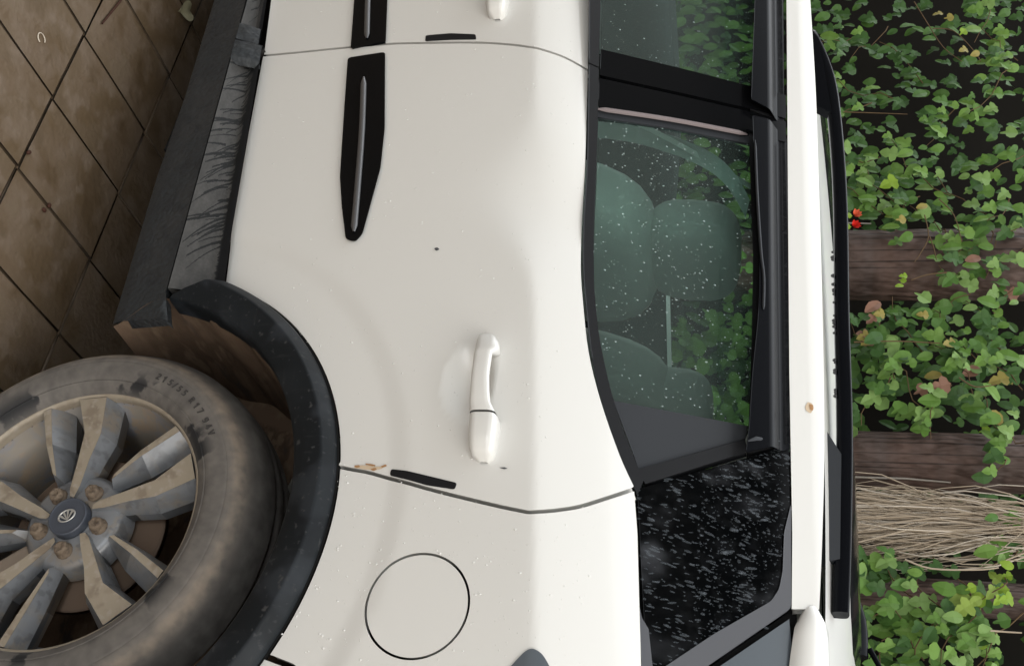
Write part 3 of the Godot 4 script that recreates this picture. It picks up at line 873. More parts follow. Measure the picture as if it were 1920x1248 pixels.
	for side in 2:
		var rail := holder("roof_rail", car)
		var mz := func(z): return z
		var line := cr(pts([-1.41,1.557, -1.33,1.577, -1.22,1.593, -1.05,1.600, -.86,1.600, -.6,1.592, -.36,1.587, -.155,1.576, -.03,1.567, -.015,1.566]), 4)
		rows = []
		for i in line.size():
			var q := line[i]; var row := []
			var t := float(i) / (line.size() - 1)
			var hy := lerpf(.008, .0145, smoothstep(0.0, .25, t)) * (0.4 if i == line.size() - 1 else 1.0); var hz := .016 * (0.5 if i == 0 or i == line.size() - 1 else 1.0)
			for j in 12:
				var a := TAU * j / 12.0
				var sy := signf(sin(a)) * pow(absf(sin(a)), .55); var sz := signf(cos(a)) * pow(absf(cos(a)), .55)
				row.append(Vector3(q.x, q.y + hy * sy, (-.305 if side == 0 else -1.455) + hz * sz))
			rows.append(row)
		var b := MB.new(); b.grid(rows, true, false)
		for e in [0, line.size() - 1]:
			var cc := b.vert(Vector3(line[e].x, line[e].y, -.305 if side == 0 else -1.455), Vector3(-1 if e == 0 else 1, 0, 0))
			for j in 12: b.tri(cc, e * 12 + j, e * 12 + (j + 1) % 12)
		obj("bar", b.mesh(), M.visor_plastic, rail)
		var zc := -.300 if side == 0 else -1.46
		for foot in [[-.355, 1.55, -.098, 1.538, -.105, 1.568, -.30, 1.578], [-1.42, 1.555, -1.16, 1.555, -1.13, 1.592, -1.30, 1.578]]:
			var f := MB.new(); var q := []
			for i in 4: q.append(Vector2(foot[2 * i], foot[2 * i + 1]))
			for s in [.012, -.012]:
				f.face([Vector3(q[0].x, q[0].y, zc + s), Vector3(q[1].x, q[1].y, zc + s), Vector3(q[2].x, q[2].y, zc + s), Vector3(q[3].x, q[3].y, zc + s)], Vector3(0, 0, signf(s)))
			for i in 4:
				var j := (i + 1) % 4; var o: Vector2 = (q[j] - q[i]).orthogonal().normalized()
				f.face([Vector3(q[i].x, q[i].y, zc + .012), Vector3(q[j].x, q[j].y, zc + .012), Vector3(q[j].x, q[j].y, zc - .012), Vector3(q[i].x, q[i].y, zc - .012)], Vector3(o.x, o.y, 0))
			obj("foot", f.mesh(), M.matte_panel if foot[0] > -1.0 else M.visor_plastic, rail)
		if side == 0:
			var dd := []
			rng.seed = 5
			for i in 26:
				var x := rng.randf_range(-.80, -.42); var r := rng.randf_range(.0025, .0045)
				dd.append(Transform3D(Basis(Vector3(r, 0, 0), Vector3(0, 0, r), Vector3(0, -r * 1.5, 0)), Vector3(x, lerpf(1.592, 1.587, (x + .6) / .24) - .0135, -.292)))
			scatter("hanging_drops", drop_mesh(), M.dark_drop, dd, rail)
	var an := MB.new(); rows = []
	for i in 9:
		var t := i / 8.0; var x := lerpf(-.34, -.125, t); var row := []
		for j in 10:
			var a := PI * j / 9.0
			row.append(Vector3(x, roof_y(x, -.85) - .004 + sin(a) * .034 * smoothstep(0.0, .75, t) , -.85 + cos(a) * .026 * (.3 + .7 * t)))
		rows.append(row)
	an.grid(rows, false, true)
	an.face([rows[8][0], rows[8][2], rows[8][4], rows[8][5], rows[8][7], rows[8][9]], Vector3(1, 0, 0))
	var ant := obj("antenna", an.mesh(), M.visor_plastic, car)
	obj("antenna_rod", tube([Vector3(-.145, 1.668, -.85), Vector3(-.08, 1.70, -.85), Vector3(.12, 1.80, -.85)], .0065, .003, 8), M.visor_plastic, ant)
	# --- spoiler at the roof's end
	rows = []
	for i in 16:
		var t := i / 15.0; var x := lerpf(.008, .34, t); var row := []
		for j in 12:
			var s := j / 11.0                     # from below on the flank, over the shoulder, to the top
			var a := lerpf(-.5, PI / 2, s)
			var y0 := lerpf(1.508, 1.475, t); var ry := lerpf(.030, .052, sqrt(t)) * (1.0 if t > 0.0 else 0.8); var rz := .045
			row.append(Vector3(x + .02 * (1.0 - sin(PI * s)) * (1.0 - t), y0 + ry * sin(a), -.235 + rz * cos(a) + plan(x) * .5 - (.012 if i == 0 else 0.0)))
		row.append(Vector3(x + .02 * (1.0 - t), lerpf(1.545, 1.54, t), -.9)); rows.append(row)
	rb = MB.new(); rb.grid(rows, false, false); obj("spoiler", rb.mesh(), W, car)
	# --- inside
	var cab := MB.new()
	cab.face([Vector3(-2.0, .40, -.12), Vector3(-.46, .40, -.12), Vector3(-.46, .40, -1.66), Vector3(-2.0, .40, -1.66)], Vector3.UP)
	obj("cabin_floor", cab.mesh(), M.inner_dark, car)
	var lining := MB.new()
	lining.face([Vector3(-1.5, 1.49, -.27), Vector3(.1, 1.49, -.27), Vector3(.1, 1.505, -1.5), Vector3(-1.5, 1.505, -1.5)], Vector3.DOWN)
	obj("headlining", lining.mesh(), M.inner_light, car)
	var card := MB.new()
	card.face([Vector3(-2.0, .4, -.12), Vector3(-.46, .4, -.12), Vector3(-.46, 1.09, -.12), Vector3(-2.0, 1.02, -.12)], Vector3(0, 0, -1))
	card.face([Vector3(-.46, .82, -.12), Vector3(.5, .82, -.12), Vector3(.5, 1.2, -.14), Vector3(-.1, 1.17, -.14), Vector3(-.46, 1.09, -.12)], Vector3(0, 0, -1))
	card.face([Vector3(-.46, .82, -.12), Vector3(.5, .82, -.12), Vector3(.5, .82, -1.66), Vector3(-.46, .82, -1.66)], Vector3.UP)
	obj("door_card", card.mesh(), M.inner_dark, car)
	var far := MB.new()
	far.face([Vector3(-2.0, .40, -1.62), Vector3(.5, .40, -1.62), Vector3(.5, 1.24, -1.64), Vector3(-.1, 1.205, -1.64), Vector3(-1.2, 1.165, -1.64), Vector3(-2.0, 1.115, -1.64)], Vector3(0, 0, 1))
	far.face([Vector3(-2.0, 1.115, -1.64), Vector3(-1.2, 1.165, -1.64), Vector3(-1.2, 1.175, -1.70), Vector3(-2.0, 1.125, -1.70)], Vector3(0, 1, .2).normalized())
	far.face([Vector3(-1.2, 1.165, -1.64), Vector3(-.1, 1.205, -1.64), Vector3(-.1, 1.215, -1.70), Vector3(-1.2, 1.175, -1.70)], Vector3(0, 1, .2).normalized())
	obj("door_card", far.mesh(), M.inner_dark, car)
	var rail2 := MB.new()
	rail2.face([Vector3(-2.0, 1.112, -1.636), Vector3(-1.2, 1.162, -1.636), Vector3(-1.2, 1.176, -1.637), Vector3(-2.0, 1.126, -1.637)], Vector3(0, .3, 1).normalized())
	rail2.face([Vector3(-1.2, 1.162, -1.636), Vector3(-.1, 1.202, -1.636), Vector3(-.1, 1.216, -1.637), Vector3(-1.2, 1.176, -1.637)], Vector3(0, .3, 1).normalized())
	obj("sill_trim", rail2.mesh(), M.inner_light, car)
	var fs := MB.new()      # the other flank: below the windows and its pillars
	fs.face([Vector3(-3.3, .28, -1.80), Vector3(.6, .3, -1.80), Vector3(.6, 1.22, -1.76), Vector3(-.1, 1.2, -1.76), Vector3(-2.0, 1.11, -1.76), Vector3(-3.3, .95, -1.78)], Vector3(0, 0, -1))
	for pl in [[-1.07, -.97, -1.03, -.95], [-.16, .5, -.10, .3]]:
		for z in [.0, .03]:
			fs.face([Vector3(pl[0], 1.1, -1.74 + z), Vector3(pl[1], 1.1, -1.74 + z), Vector3(pl[3], 1.50, -1.56 + z), Vector3(pl[2], 1.50, -1.56 + z)], Vector3(0, .3, -1 if z == 0.0 else 1).normalized())
	fs.face([Vector3(-1.6, 1.47, -1.58), Vector3(.3, 1.47, -1.58), Vector3(.3, 1.56, -1.49), Vector3(-1.6, 1.555, -1.49)], Vector3(0, .6, -1).normalized())
	obj("side_panel", fs.mesh(), W, car)
	for px in [[-1.95, -1.09, 1.115, 1.155], [-.95, -.18, 1.165, 1.195]]:
		var pw := MB.new()
		pw.face([Vector3(px[0], px[2], -1.73), Vector3(px[1], px[3], -1.73), Vector3(px[1] + .04, 1.475, -1.58), Vector3(px[0] + (.4 if px[0] < -1.5 else .04), 1.475, -1.58)], Vector3(0, .3, -1).normalized())
		obj("side_window", pw.mesh(), M.clear_pane, car)
	for sz in [-.52, -1.22]:
		var seat := holder("seat", car)
		var bk := obj("seat_back", pad(Vector3(.20, .72, .50), .55, 14), M.seat_cloth, seat); bk.position = Vector3(-1.0, .86, sz); bk.rotation.z = -.22
		var cu := obj("seat_cushion", pad(Vector3(.55, .16, .5), .5, 10), M.seat_cloth, seat); cu.position = Vector3(-1.28, .55, sz)
		var hr := obj("headrest", pad(Vector3(.13, .215, .29), .62, 14), M.seat_cloth, seat); hr.position = Vector3(-.935, 1.293 if sz > -1.0 else 1.215, sz); hr.rotation.z = -.1
		obj("headrest_post", tube([Vector3(-.96, 1.1, sz + .06), Vector3(-.945, 1.25, sz + .06)], .007, .007, 8), M.chrome, seat)
	var bench := holder("seat", car)
	var bb := obj("seat_back", pad(Vector3(.2, .72, 1.3), .4, 14), M.seat_cloth, bench); bb.position = Vector3(-.16, .86, -.88); bb.rotation.z = -.3
	var dash := obj("dashboard", pad(Vector3(.62, .5, 1.5), .45, 10), M.inner_dark, car); dash.position = Vector3(-2.02, .94, -.88)
	# pillar trim and belt strap seen behind the door glass
	var st := []
	for q in cr(pts([-1.037,1.086,-1.022,1.165,-.984,1.258,-.935,1.336,-.879,1.382,-.805,1.414]), 5): st.append(Vector3(q.x, q.y, -.22))
	var sb2 := MB.new(); rows = []
	for i in st.size(): rows.append([st[i] + Vector3(.018, -.004, -.006), st[i] - Vector3(.018, -.004, -.006)])
	sb2.grid(rows); obj("seat_belt", sb2.mesh(), M.belt_web, car)
	var pb := MB.new(); rows = []
	for q in cr(pts([-1.01,1.095,-.966,1.261,-.903,1.424]), 4): rows.append([Vector3(q.x - .012, q.y, -.13 - .49 * (q.y - 1.13)), Vector3(q.x + .004, q.y, -.13 - .49 * (q.y - 1.13))])
	pb.grid(rows); obj("pillar_trim", pb.mesh(), M.inner_light, car)
	# --- front and tail so that the body is closed
	var nose := MB.new()
	nose.face([Vector3(-2.0, 1.03, -.05), Vector3(-3.2, .92, -.14), Vector3(-3.2, .92, -1.62), Vector3(-2.0, 1.03, -1.71)], Vector3(0, 1, 0))
	nose.face([Vector3(-3.2, .92, -.14), Vector3(-3.3, .6, -.1), Vector3(-3.3, .6, -1.66), Vector3(-3.2, .92, -1.62)], Vector3(-1, .2, 0).normalized())
	nose.face([Vector3(-3.3, .6, -.1), Vector3(-3.25, .3, -.1), Vector3(-3.25, .3, -1.66), Vector3(-3.3, .6, -1.66)], Vector3(-1, 0, 0))
	obj("bonnet", nose.mesh(), W, car)
	var fen := PackedVector2Array([Vector2(-2.03, .30), Vector2(-2.05, .7), Vector2(-2.03, 1.015), Vector2(-2.4, .99), Vector2(-3.2, .9), Vector2(-3.28, .6), Vector2(-3.24, .36)])
	for q in arc(Vector2(-2.6, .33), .45, 176, 4, 24): fen.append(q)
	obj("fender", panel(fen, 0, -.006, .03, .05), W, car)
	var ws := MB.new()
	ws.face([Vector3(-2.1, 1.05, -.16), Vector3(-2.1, 1.05, -1.6), Vector3(-1.56, 1.535, -1.42), Vector3(-1.56, 1.535, -.34)], Vector3(-1, 1, 0).normalized())
	obj("windscreen", ws.mesh(), M.clear_pane, car)
	var tail := MB.new()
	tail.face([Vector3(.56, .72, -.02), Vector3(.56, .72, -1.74), Vector3(.5, 1.28, -1.66), Vector3(.5, 1.28, -.1)], Vector3(1, .1, 0).normalized())
	tail.face([Vector3(.62, .3, .0), Vector3(.62, .3, -1.76), Vector3(.62, .72, -1.76), Vector3(.62, .72, .0)], Vector3(1, 0, 0))
	obj("tailgate", tail.mesh(), W, car)
	var rg := MB.new()
	rg.face([Vector3(.5, 1.285, -.16), Vector3(.5, 1.285, -1.6), Vector3(.34, 1.5, -1.48), Vector3(.34, 1.5, -.28)], Vector3(1, .6, 0).normalized())
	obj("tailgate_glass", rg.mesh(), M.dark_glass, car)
	obj("underbody", block(Vector3(-3.2, .165, -1.66), Vector3(-.9, .34, -.10), .01), M.gap_dark, car)
	obj("underbody", block(Vector3(-.9, .215, -1.66), Vector3(-.44, .34, -.10), .01), M.gap_dark, car)
	obj("underbody", block(Vector3(-.42, .3, -1.72), Vector3(.6, .5, -.31), .01), M.gap_dark, car)
	# --- stains, specks and rain
	for s in [[-.079,.823,-.083,.833,-.083,.845,-.081,.859,-.082,.873,-.077,.869,-.075,.856,-.076,.841], [-.08,.821,-.082,.829,-.079,.834,-.077,.827]]:
		obj("mud_stain", panel(rounded(pts(s), .003, 2), 0, .0012, .001, .01), M.dried_mud_pale, door2)
	for s in [[-.082,.822,-.083,.831,-.08,.833,-.078,.827], [-.086,.839,-.085,.85,-.083,.859,-.081,.854,-.083,.845], [-.076,.85,-.079,.858,-.076,.862,-.073,.856], [-.081,.866,-.085,.874,-.082,.877,-.079,.87]]:
		obj("mud_stain", panel(rounded(pts(s), .002, 2), 0, .0018, .001, .01), M.dried_mud, door2)
	obj("mud_stain", panel(rounded(pts([-.347,1.514,-.357,1.519,-.356,1.526,-.347,1.529,-.335,1.523,-.339,1.515]), .002, 2), 2, .001, .001, .01), M.dried_mud_pale, roof)
	obj("mud_stain", panel(rounded(pts([-.353,1.521,-.353,1.528,-.341,1.527,-.342,1.522]), .002, 2), 2, .0018, .001, .01), M.dried_mud, roof)
	obj("paint_chip", panel(rounded(pts([-.501,.882,-.503,.888,-.498,.893,-.495,.887]), .002, 2), 0, .0012, .001, .01), M.seal_rubber, door2)
	obj("paint_chip", panel(pts([-.081,1.055,-.082,1.063,-.08,1.068,-.079,1.063]), 0, .0012, .001, .01), M.seal_rubber, door2)
	var dm := drop_mesh()
	scatter("rain_beads", dm, M.bead, droplets(520, 0, 0, Vector2(-1.05, .45), Vector2(-.05, 1.12), d2, .0007, .0018, 1.5, 301), door2)
	scatter("rain_beads", dm, M.bead, droplets(420, 0, 0, Vector2(-.1, .72), Vector2(.35, 1.2), q1, .0007, .0018, 1.5, 302, [flap]), quarter)
	scatter("rain_beads", dm, M.bead, droplets(200, 0, 0, Vector2(-1.5, .4), Vector2(-1.0, 1.1), d1, .0008, .002, 1.5, 303), door)
	scatter("rain_drops", dm, M.glass_drop, droplets(1000, 1, -.008, Vector2(-1.05, 1.1), Vector2(-.1, 1.45), g2, .0005, .0017, 1.8, 304), door2)
	scatter("rain_drops", dm, M.glass_drop, droplets(300, 1, -.008, Vector2(-1.5, 1.1), Vector2(-.95, 1.45), g1, .0005, .0017, 1.6, 305), door)
	scatter("rain_drops", dm, M.droplet, droplets(520, 1, .0, Vector2(-.30, 1.24), Vector2(.3, 1.5), qg, .0009, .0026, 5.5, 306, [ccw(seal)]), qw)
	scatter("rain_drops", dm, M.droplet, droplets(520, 1, .0, Vector2(-.30, 1.34), Vector2(.3, 1.5), qg, .0006, .0020, 2.0, 307, [ccw(seal)]), qw)

func roof_y(x: float, z: float) -> float:
	var t := (z + .88) / .62
	return 1.548 + .092 * (1.0 - t * t) - .035 * pow((x + .45) / .9, 2) * (0.6 if x < -.45 else 1.0)

# ---------------------------------------------------------------- ground
func build_ground() -> void:
	var g := MB.new()
	g.face([Vector3(-40, -.006, -40), Vector3(40, -.006, -40), Vector3(40, -.006, 40), Vector3(-40, -.006, 40)], Vector3.UP)
	var ground := obj("ground", g.mesh(), M.joint_soil); ground.set_meta("kind", "structure")
	var pave := Node3D.new(); pave.name = "pavement"; add_child(pave); pave.set_meta("kind", "structure")
	var o := Vector2(-.886, .079)
	var ux := Vector2(.99997, .0072) * .1946; var uz := Vector2(.0072, -.99997) * .2968
	var shapes := []
	for s in 4:
		rng.seed = 900 + s
		var b := MB.new(); var lo := []; var hi := []; var mid := []
		var cs := [[-.5, -.5], [.5, -.5], [.5, .5], [-.5, .5]]
		var ring := []
		for i in 4:
			var a: Array = cs[i]; var c: Array = cs[(i + 1) % 4]
			for k in 4:
				var t := k / 4.0
				ring.append(Vector2(lerpf(a[0], c[0], t) * .1946, lerpf(a[1], c[1], t) * .2968))
		for q in ring:
			var inset: Vector2 = q - q.sign() * Vector2(.0009, .0009) + Vector2(rng.randf_range(-.0007, .0007), rng.randf_range(-.0007, .0007))
			lo.append(Vector3(inset.x, -.012, inset.y)); mid.append(Vector3(inset.x, -.0016, inset.y)); hi.append(Vector3(inset.x * .975, 0.0 + rng.randf_range(-.0006, .0003), inset.y * .98))
		b.grid([lo, mid], true, true)
		b.grid([mid, hi], true, true)
		for i in b.n.size(): b.n[i] = Vector3(b.n[i].x, absf(b.n[i].y), b.n[i].z) if i >= 32 else b.n[i]
		var c0 := b.vert(Vector3.ZERO, Vector3.UP); var st := b.v.size()
		for q in hi: b.vert(q, Vector3.UP)
		for i in 16: b.tri(c0, st + i, st + (i + 1) % 16)
		shapes.append(b.mesh())
	rng.seed = 17
	for i in range(-4, 7):
		for j in range(-13, 9):
			var c := o + ux * (j + .5) + uz * (i + .5)
			var t := obj("tile", shapes[rng.randi() % 4], M.wet_paving, pave)
			t.position = Vector3(c.x, rng.randf_range(-.0012, .0012), c.y)
			t.rotation = Vector3(rng.randf_range(-.003, .003), .0072, rng.randf_range(-.003, .003))
	var far := MB.new()
	for q in [[-40, 1.27, 40, 40], [-40, -40, 40, -2.0], [-40, -2.0, -3.44, 1.27], [.87, -2.0, 40, 1.27]]:
		far.face([Vector3(q[0], -.004, q[1]), Vector3(q[2], -.004, q[1]), Vector3(q[2], -.004, q[3]), Vector3(q[0], -.004, q[3])], Vector3.UP)
	obj("paving_beyond", far.mesh(), M.wet_paving, pave)
	# small things lying on it
	var b := MB.new(); var rows := []
	for i in 7:
		var t := i / 6.0; var w: float = [.016, .023, .026, .025, .020, .012, .002][i]; var row := []
		for j in 5: row.append(Vector3((j - 2) * .5 * w, .004 + .004 * absf(j - 2) + .003 * sin(t * 5.0), lerpf(-.028, .032, t)))
		rows.append(row)
	b.grid(rows, false, true)
	var lf := obj("fallen_leaf", b.mesh(), M.pale_leaf); lf.position = Vector3(-1.455, .003, -.172); lf.rotation.y = 0.9
	tag(lf, "pale dry leaf lying on the paving beside the car's sill", "leaf")
	var tw := obj("twig", tube([Vector3(-1.36, .005, .02), Vector3(-1.24, .007, .035), Vector3(-1.145, .005, .052)], .0032, .0022, 6), M.twig_bark)
	tag(tw, "thin dark red twig lying across a paving tile", "twig")
	for k in 3:
		var at: Vector3 = [Vector3(-.69, .004, -.035), Vector3(-.672, .004, -.028), Vector3(-.735, .004, .075)][k]
		var pb := obj("pebble", pad(Vector3(.012, .008, .009), .9, 5), M.twig_bark); pb.position = at; pb.rotation.y = k * 1.3
		tag(pb, ["small dark pebble in a paving joint", "small dark pebble beside another one in a paving joint", "small lone pebble in the middle of a paving tile"][k], "pebble", "pebbles on the paving")
	var cu := []
	for i in 12: cu.append(Vector3(-.955 + .010 * cos(i * .42), .003, .176 + .012 * sin(i * .42)))
	var sc := obj("plastic_curl", tube(cu, .0012, .0012, 5), M.straw_pale)
	tag(sc, "tiny pale curl of litter lying on the paving", "litter")

# ---------------------------------------------------------------- unseen wall added across the drive so the windows mirror less sky
func build_sky_blocker() -> void:
	var sky_blocker := thing("sky_blocker", "unseen grey wall added across the drive, blocking sky so the car windows mirror dark", "sky_blocker")
	obj("wall", block(Vector3(-16, -.05, 5.0), Vector3(-.9, 7.6, 8.9), .01), M.sky_blocker_wall, sky_blocker)
	obj("roof", block(Vector3(-16.5, 7.6, 4.4), Vector3(-.5, 7.85, 9.3), .01), M.sky_blocker_roof, sky_blocker)

# ---------------------------------------------------------------- fence, creepers
func leaf_mesh(kind: int) -> ArrayMesh:
	var half: Array = [[[.0, .0], [.10, .10], [.30, .14], [.44, .34], [.34, .46], [.20, .50], [.27, .66], [.16, .86], [.0, 1.0]], [[.0, .0], [.16, .10], [.28, .30], [.31, .52], [.22, .78], [.10, .94], [.0, 1.0]], [[.0, .0], [.12, .06], [.36, .20], [.42, .44], [.30, .62], [.15, .56], [.10, .66], [.06, .84], [.0, .90]]][kind]
	var b := MB.new()
	var lift := func(x: float, y: float) -> Vector3: return Vector3(x, y, .22 * absf(x) - .22 * y * y + .05 * sin(x * 9.0 + y * 7.0) * absf(x) * 2.0)
	for s in [-1.0, 1.0]:
		var spine := []; var rim := []
		for q in half:
			rim.append(lift.call(q[0] * s, q[1])); spine.append(lift.call(0.0, clampf(q[1], 0.0, 1.0)))
		for i in half.size() - 1:
			var n: Vector3 = (rim[i + 1] - spine[i]).cross(rim[i] - spine[i + 1])
			if n.length() < 1e-6: n = Vector3(0, 0, 1)
			n = n.normalized()
			if n.z < 0.0: n = -n
			var st := b.v.size()
			for q in [spine[i], rim[i], rim[i + 1], spine[i + 1]]: b.vert(q, (n + Vector3(-s * .1, 0, .2)).normalized())
			b.quad(st, st + 1, st + 2, st + 3)
	return b.mesh()

var leaves := []

func leaf_place(at: Vector3, size: float, spread: float) -> Transform3D:
	var down := Vector3(rng.randfn(.18, spread), -1.0 + rng.randfn(0.0, spread * .6), rng.randf_range(.0, .5)).normalized()
	var out := Vector3(rng.randfn(.12, .30), rng.randf_range(.05, .75), 1.0).normalized()
	out = (out - down * out.dot(down)).normalized()
	var x := down.cross(out)
	return Transform3D(Basis(x * size, down * size, out * size), at)

func leaf_on(parent: Node, at: Vector3, size: float, tone: int, spread := .45) -> void:
	var o := obj("leaf", leaves[[0, 0, 1, 2][rng.randi() % 4]], M["leaf_%d" % tone], parent)
	o.transform = leaf_place(at, size, spread)

func hides_post(p: Vector3) -> bool:
	var q := Vector2(p.x, p.y)
	for bare in [[-2.347,1.79,-2.357,2.189,-2.018,2.169,-1.997,1.776], [-1.388,1.78,-1.407,2.17,-1.193,2.15,-1.167,1.771], [-1.163,1.771,-1.178,2.131,-.961,2.11,-.933,1.761]]:
		if Geometry2D.is_point_in_polygon(q, pts(bare)): return true
	return false

func build_fence() -> void:
	var backdrop := MB.new(); var rows := []
	var nz := noise(.6, 5, 3)
	for i in 13:
		var row := []
		for j in 41:
			var x := lerpf(-9.0, 4.0, j / 40.0); var y := lerpf(-.05, 4.2, i / 12.0)
			row.append(Vector3(x, y, -3.15 + .12 * nz.get_noise_2d(x, y) - .05 * y))
		rows.append(row)
	backdrop.grid(rows, false, false)
	var eb := obj("shade_backdrop", backdrop.mesh(), M.backdrop_dark); eb.set_meta("kind", "structure")  # near-black sheet added so gaps between leaves and posts look deeply shaded
	var fence := thing("post_fence", "fence of thick round dark brown posts standing behind the car", "fence")
	for q in [[-2.37, -2.45, .155], [-1.424, -2.45, .112], [-.943, -2.60, .066], [-.35, -2.5, .10], [.3, -2.5, .11], [-5.4, -2.5, .12]]:
		var b := MB.new(); rows = []
		for i in 24:
			var y := lerpf(-.05, 3.1, i / 23.0); var row := []
			for j in 25:
				var a := TAU * j / 24.0; var r: float = q[2] * (1.0 + .018 * nz.get_noise_3d(cos(a) * 2.0, y * 5.0, q[0] * 7.0 + sin(a) * 2.0) + .010 * sin(y * 31.0 + q[0]))
				row.append(Vector3(q[0] + cos(a) * r, y, q[1] + sin(a) * r))
			rows.append(row)
		b.grid(rows, false, true)
		obj("post", b.mesh(), M.post_wood, fence)
	obj("wood_splinter", tube([Vector3(-2.56, 1.55, -2.36), Vector3(-2.54, 1.70, -2.355), Vector3(-2.53, 1.94, -2.36)], .006, .003, 5), M.split_wood, fence)
	obj("wood_splinter", tube([Vector3(-2.50, 1.55, -2.33), Vector3(-2.49, 1.68, -2.32), Vector3(-2.49, 1.78, -2.32)], .005, .002, 5), M.split_wood, fence)
	obj("wood_splinter", tube([Vector3(-1.32, 1.6, -2.395), Vector3(-1.32, 2.0, -2.39), Vector3(-1.315, 2.16, -2.40)], .005, .003, 5), M.split_wood, fence)
	# dry straw hanging beside the second post
	rng.seed = 64
	var sw := [MB.new(), MB.new()]
	for i in 680:
		var u := rng.randf_range(-1, 1); var top := rng.randf_range(2.0, 2.62); var len_ := rng.randf_range(.35, .9)
		var x0 := -1.075 + u * .040 + rng.randfn(0, .008); var z0 := -2.28 + rng.randf_range(-.05, .04) + (1.0 - u * u) * .03
		var path := []; var curl := rng.randfn(0.0, .045) + u * .040; var wob := rng.randf() * 6.0; var kink := rng.randfn(0, .035)
		for k in 6:
			var t := k / 5.0
			path.append(Vector3(x0 + curl * t + kink * sin(PI * t) + .018 * sin(t * 5.0 + wob), top - len_ * t, z0 + .03 * sin(t * 3.0) + .008 * cos(t * 7.0 + wob)))
		tube_into(sw[1 if i % 4 == 0 else 0], path, rng.randf_range(.0018, .0038), .0010, 4)
	var straw := thing("dry_grass", "bundle of dry straw hanging beside the second round post", "dry grass")
	for k in 2:
		var so := obj("straw", sw[k].mesh(), M.straw_pale if k else M.straw, straw); so.set_meta("kind", "stuff")
	# creepers: [where on the fence, reach, how many, tone from, tone to, depth]
	for k in 3: leaves.append(leaf_mesh(k))
	var Z := -2.2
	var groups := [
		["green lobed creeper covering the fence before the thickest post", 
			[-3.582,1.826,-3.25,1.913,-2.747,2.125,-2.98,2.242,-3.215,2.487,-3.678,2.504,-2.764,2.501,-2.591,2.283,-2.645,1.966,-2.494,2.064,-2.572,1.897,-2.434,2.174,-2.471,2.415,-2.385,2.466,-3.082,1.854,-2.788,1.863,-3.49,2.552,-3.413,2.129,-3.569,1.996],
			[.10,.16,12,1,3, .12,.14,9,1,3, .22,.12,18,0,4, .13,.09,9,0,2, .20,.13,18,0,4, .22,.05,11,0,4, .12,.14,16,0,4, .14,.10,9,0,4, .15,.09,12,0,4, .14,.07,12,0,6, .10,.10,8,0,3, .10,.08,9,0,4, .13,.09,11,0,4, .10,.08,8,0,4, .06,.10,7,1,3, .05,.12,7,1,3, .12,.08,8,1,4, .16,.10,9,3,3, .14,.10,7,3,3]],
		["dense green creeper growing between the two thick posts, with yellowed leaves", 
			[-1.809,1.898,-1.91,2.022,-1.886,2.187,-1.912,2.324,-1.665,2.005,-1.716,2.199,-1.718,2.349,-1.569,1.884,-1.539,2.108,-1.543,2.293,-1.445,2.354,-2.306,2.255,-2.17,2.223,-2.051,2.241,-2.222,2.407,-2.038,2.405,-1.91,1.923,-1.314,2.303,-2.332,2.359],
			[.16,.08,18,1,3, .16,.06,13,1,3, .16,.08,16,0,4, .16,.08,14,0,4, .16,.08,16,0,4, .16,.08,14,0,4, .12,.08,12,0,4, .12,.06,10,0,4, .14,.05,10,0,4, .12,.06,11,0,5, .06,.07,6,0,4, .05,.03,5,0,4, .05,.04,5,0,4, .06,.04,6,0,4, .09,.09,12,1,4, .09,.08,10,0,4, .12,.04,9,1,3, .06,.05,4,0,4, .05,.05,4,0,4]],
		["loose green creeper behind the dry straw, with one bright lime-green shoot", 
			[-.888,1.838,-.855,1.931,-.841,2.006,-.719,1.837,-.689,1.936,-.762,2.084,-.835,2.229,-.682,2.101,-.672,2.222,-.599,1.971,-.59,1.846,-.971,2.297,-.598,2.157,-.903,2.097,-1.108,2.297,-.928,1.849],
			[.08,.07,10,0,4, .10,.05,9,1,4, .08,.04,7,0,4, .06,.10,9,0,4, .12,.08,12,1,3, .10,.06,9,0,4, .08,.06,12,5,6, .13,.08,14,0,5, .12,.08,14,0,5, .15,.06,13,0,3, .10,.06,10,0,4, .06,.05,6,0,4, .12,.06,10,0,4, .10,.06,7,3,3, .05,.06,5,0,4, .06,.05,6,0,4]]]
	rng.seed = 2024
	for gi in 3:
		var g: Array = groups[gi]
		var c := thing("creeper", g[0], "creeper", Vector3.ZERO, "creepers on the fence")
		var centres := pts(g[1]); var spec: Array = g[2]
		for i in centres.size():
			var q := centres[i]; var rx: float = spec[i * 5]; var ry: float = spec[i * 5 + 1]; var n := int(spec[i * 5 + 2] * 1.25)
			# a vine runs through each clump, its leaves to both sides
			var path := []; var tilt := rng.randf_range(-1.0, 1.0)
			for k in 6:
				var t := k / 5.0
				path.append(Vector3(q.x + rx * (t * 2 - 1) * signf(tilt) * .8, q.y + ry * (1.0 - 2.0 * t) * .9 + .02 * sin(t * 6.0 + i), Z - .05 + rng.randf_range(-.03, .03)))
			obj("stem", tube(path, .0026, .0016, 5), M.vine_stem, c)
			for k in n:
				var t := rng.randf() * 4.99; var on_: Vector3 = path[int(t)].lerp(path[int(t) + 1], fposmod(t, 1.0))
				var off := Vector3(rng.randfn(0, rx * .36), rng.randfn(0, ry * .36), rng.randf_range(-.05, .07))
				if hides_post(on_ + off) and not (gi == 1 and i in [11, 12, 13, 17, 18]): continue
				var tone := rng.randi_range(int(spec[i * 5 + 3]), int(spec[i * 5 + 4]))
				if gi == 1 and rng.randf() < .05: tone = 7 + rng.randi() % 2
				leaf_on(c, on_ + off, rng.randf_range(.042, .088), tone)
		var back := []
		var lo: float = [-5.8, -2.25, -1.35][gi]; var hi: float = [-2.2, -1.35, 1.0][gi]
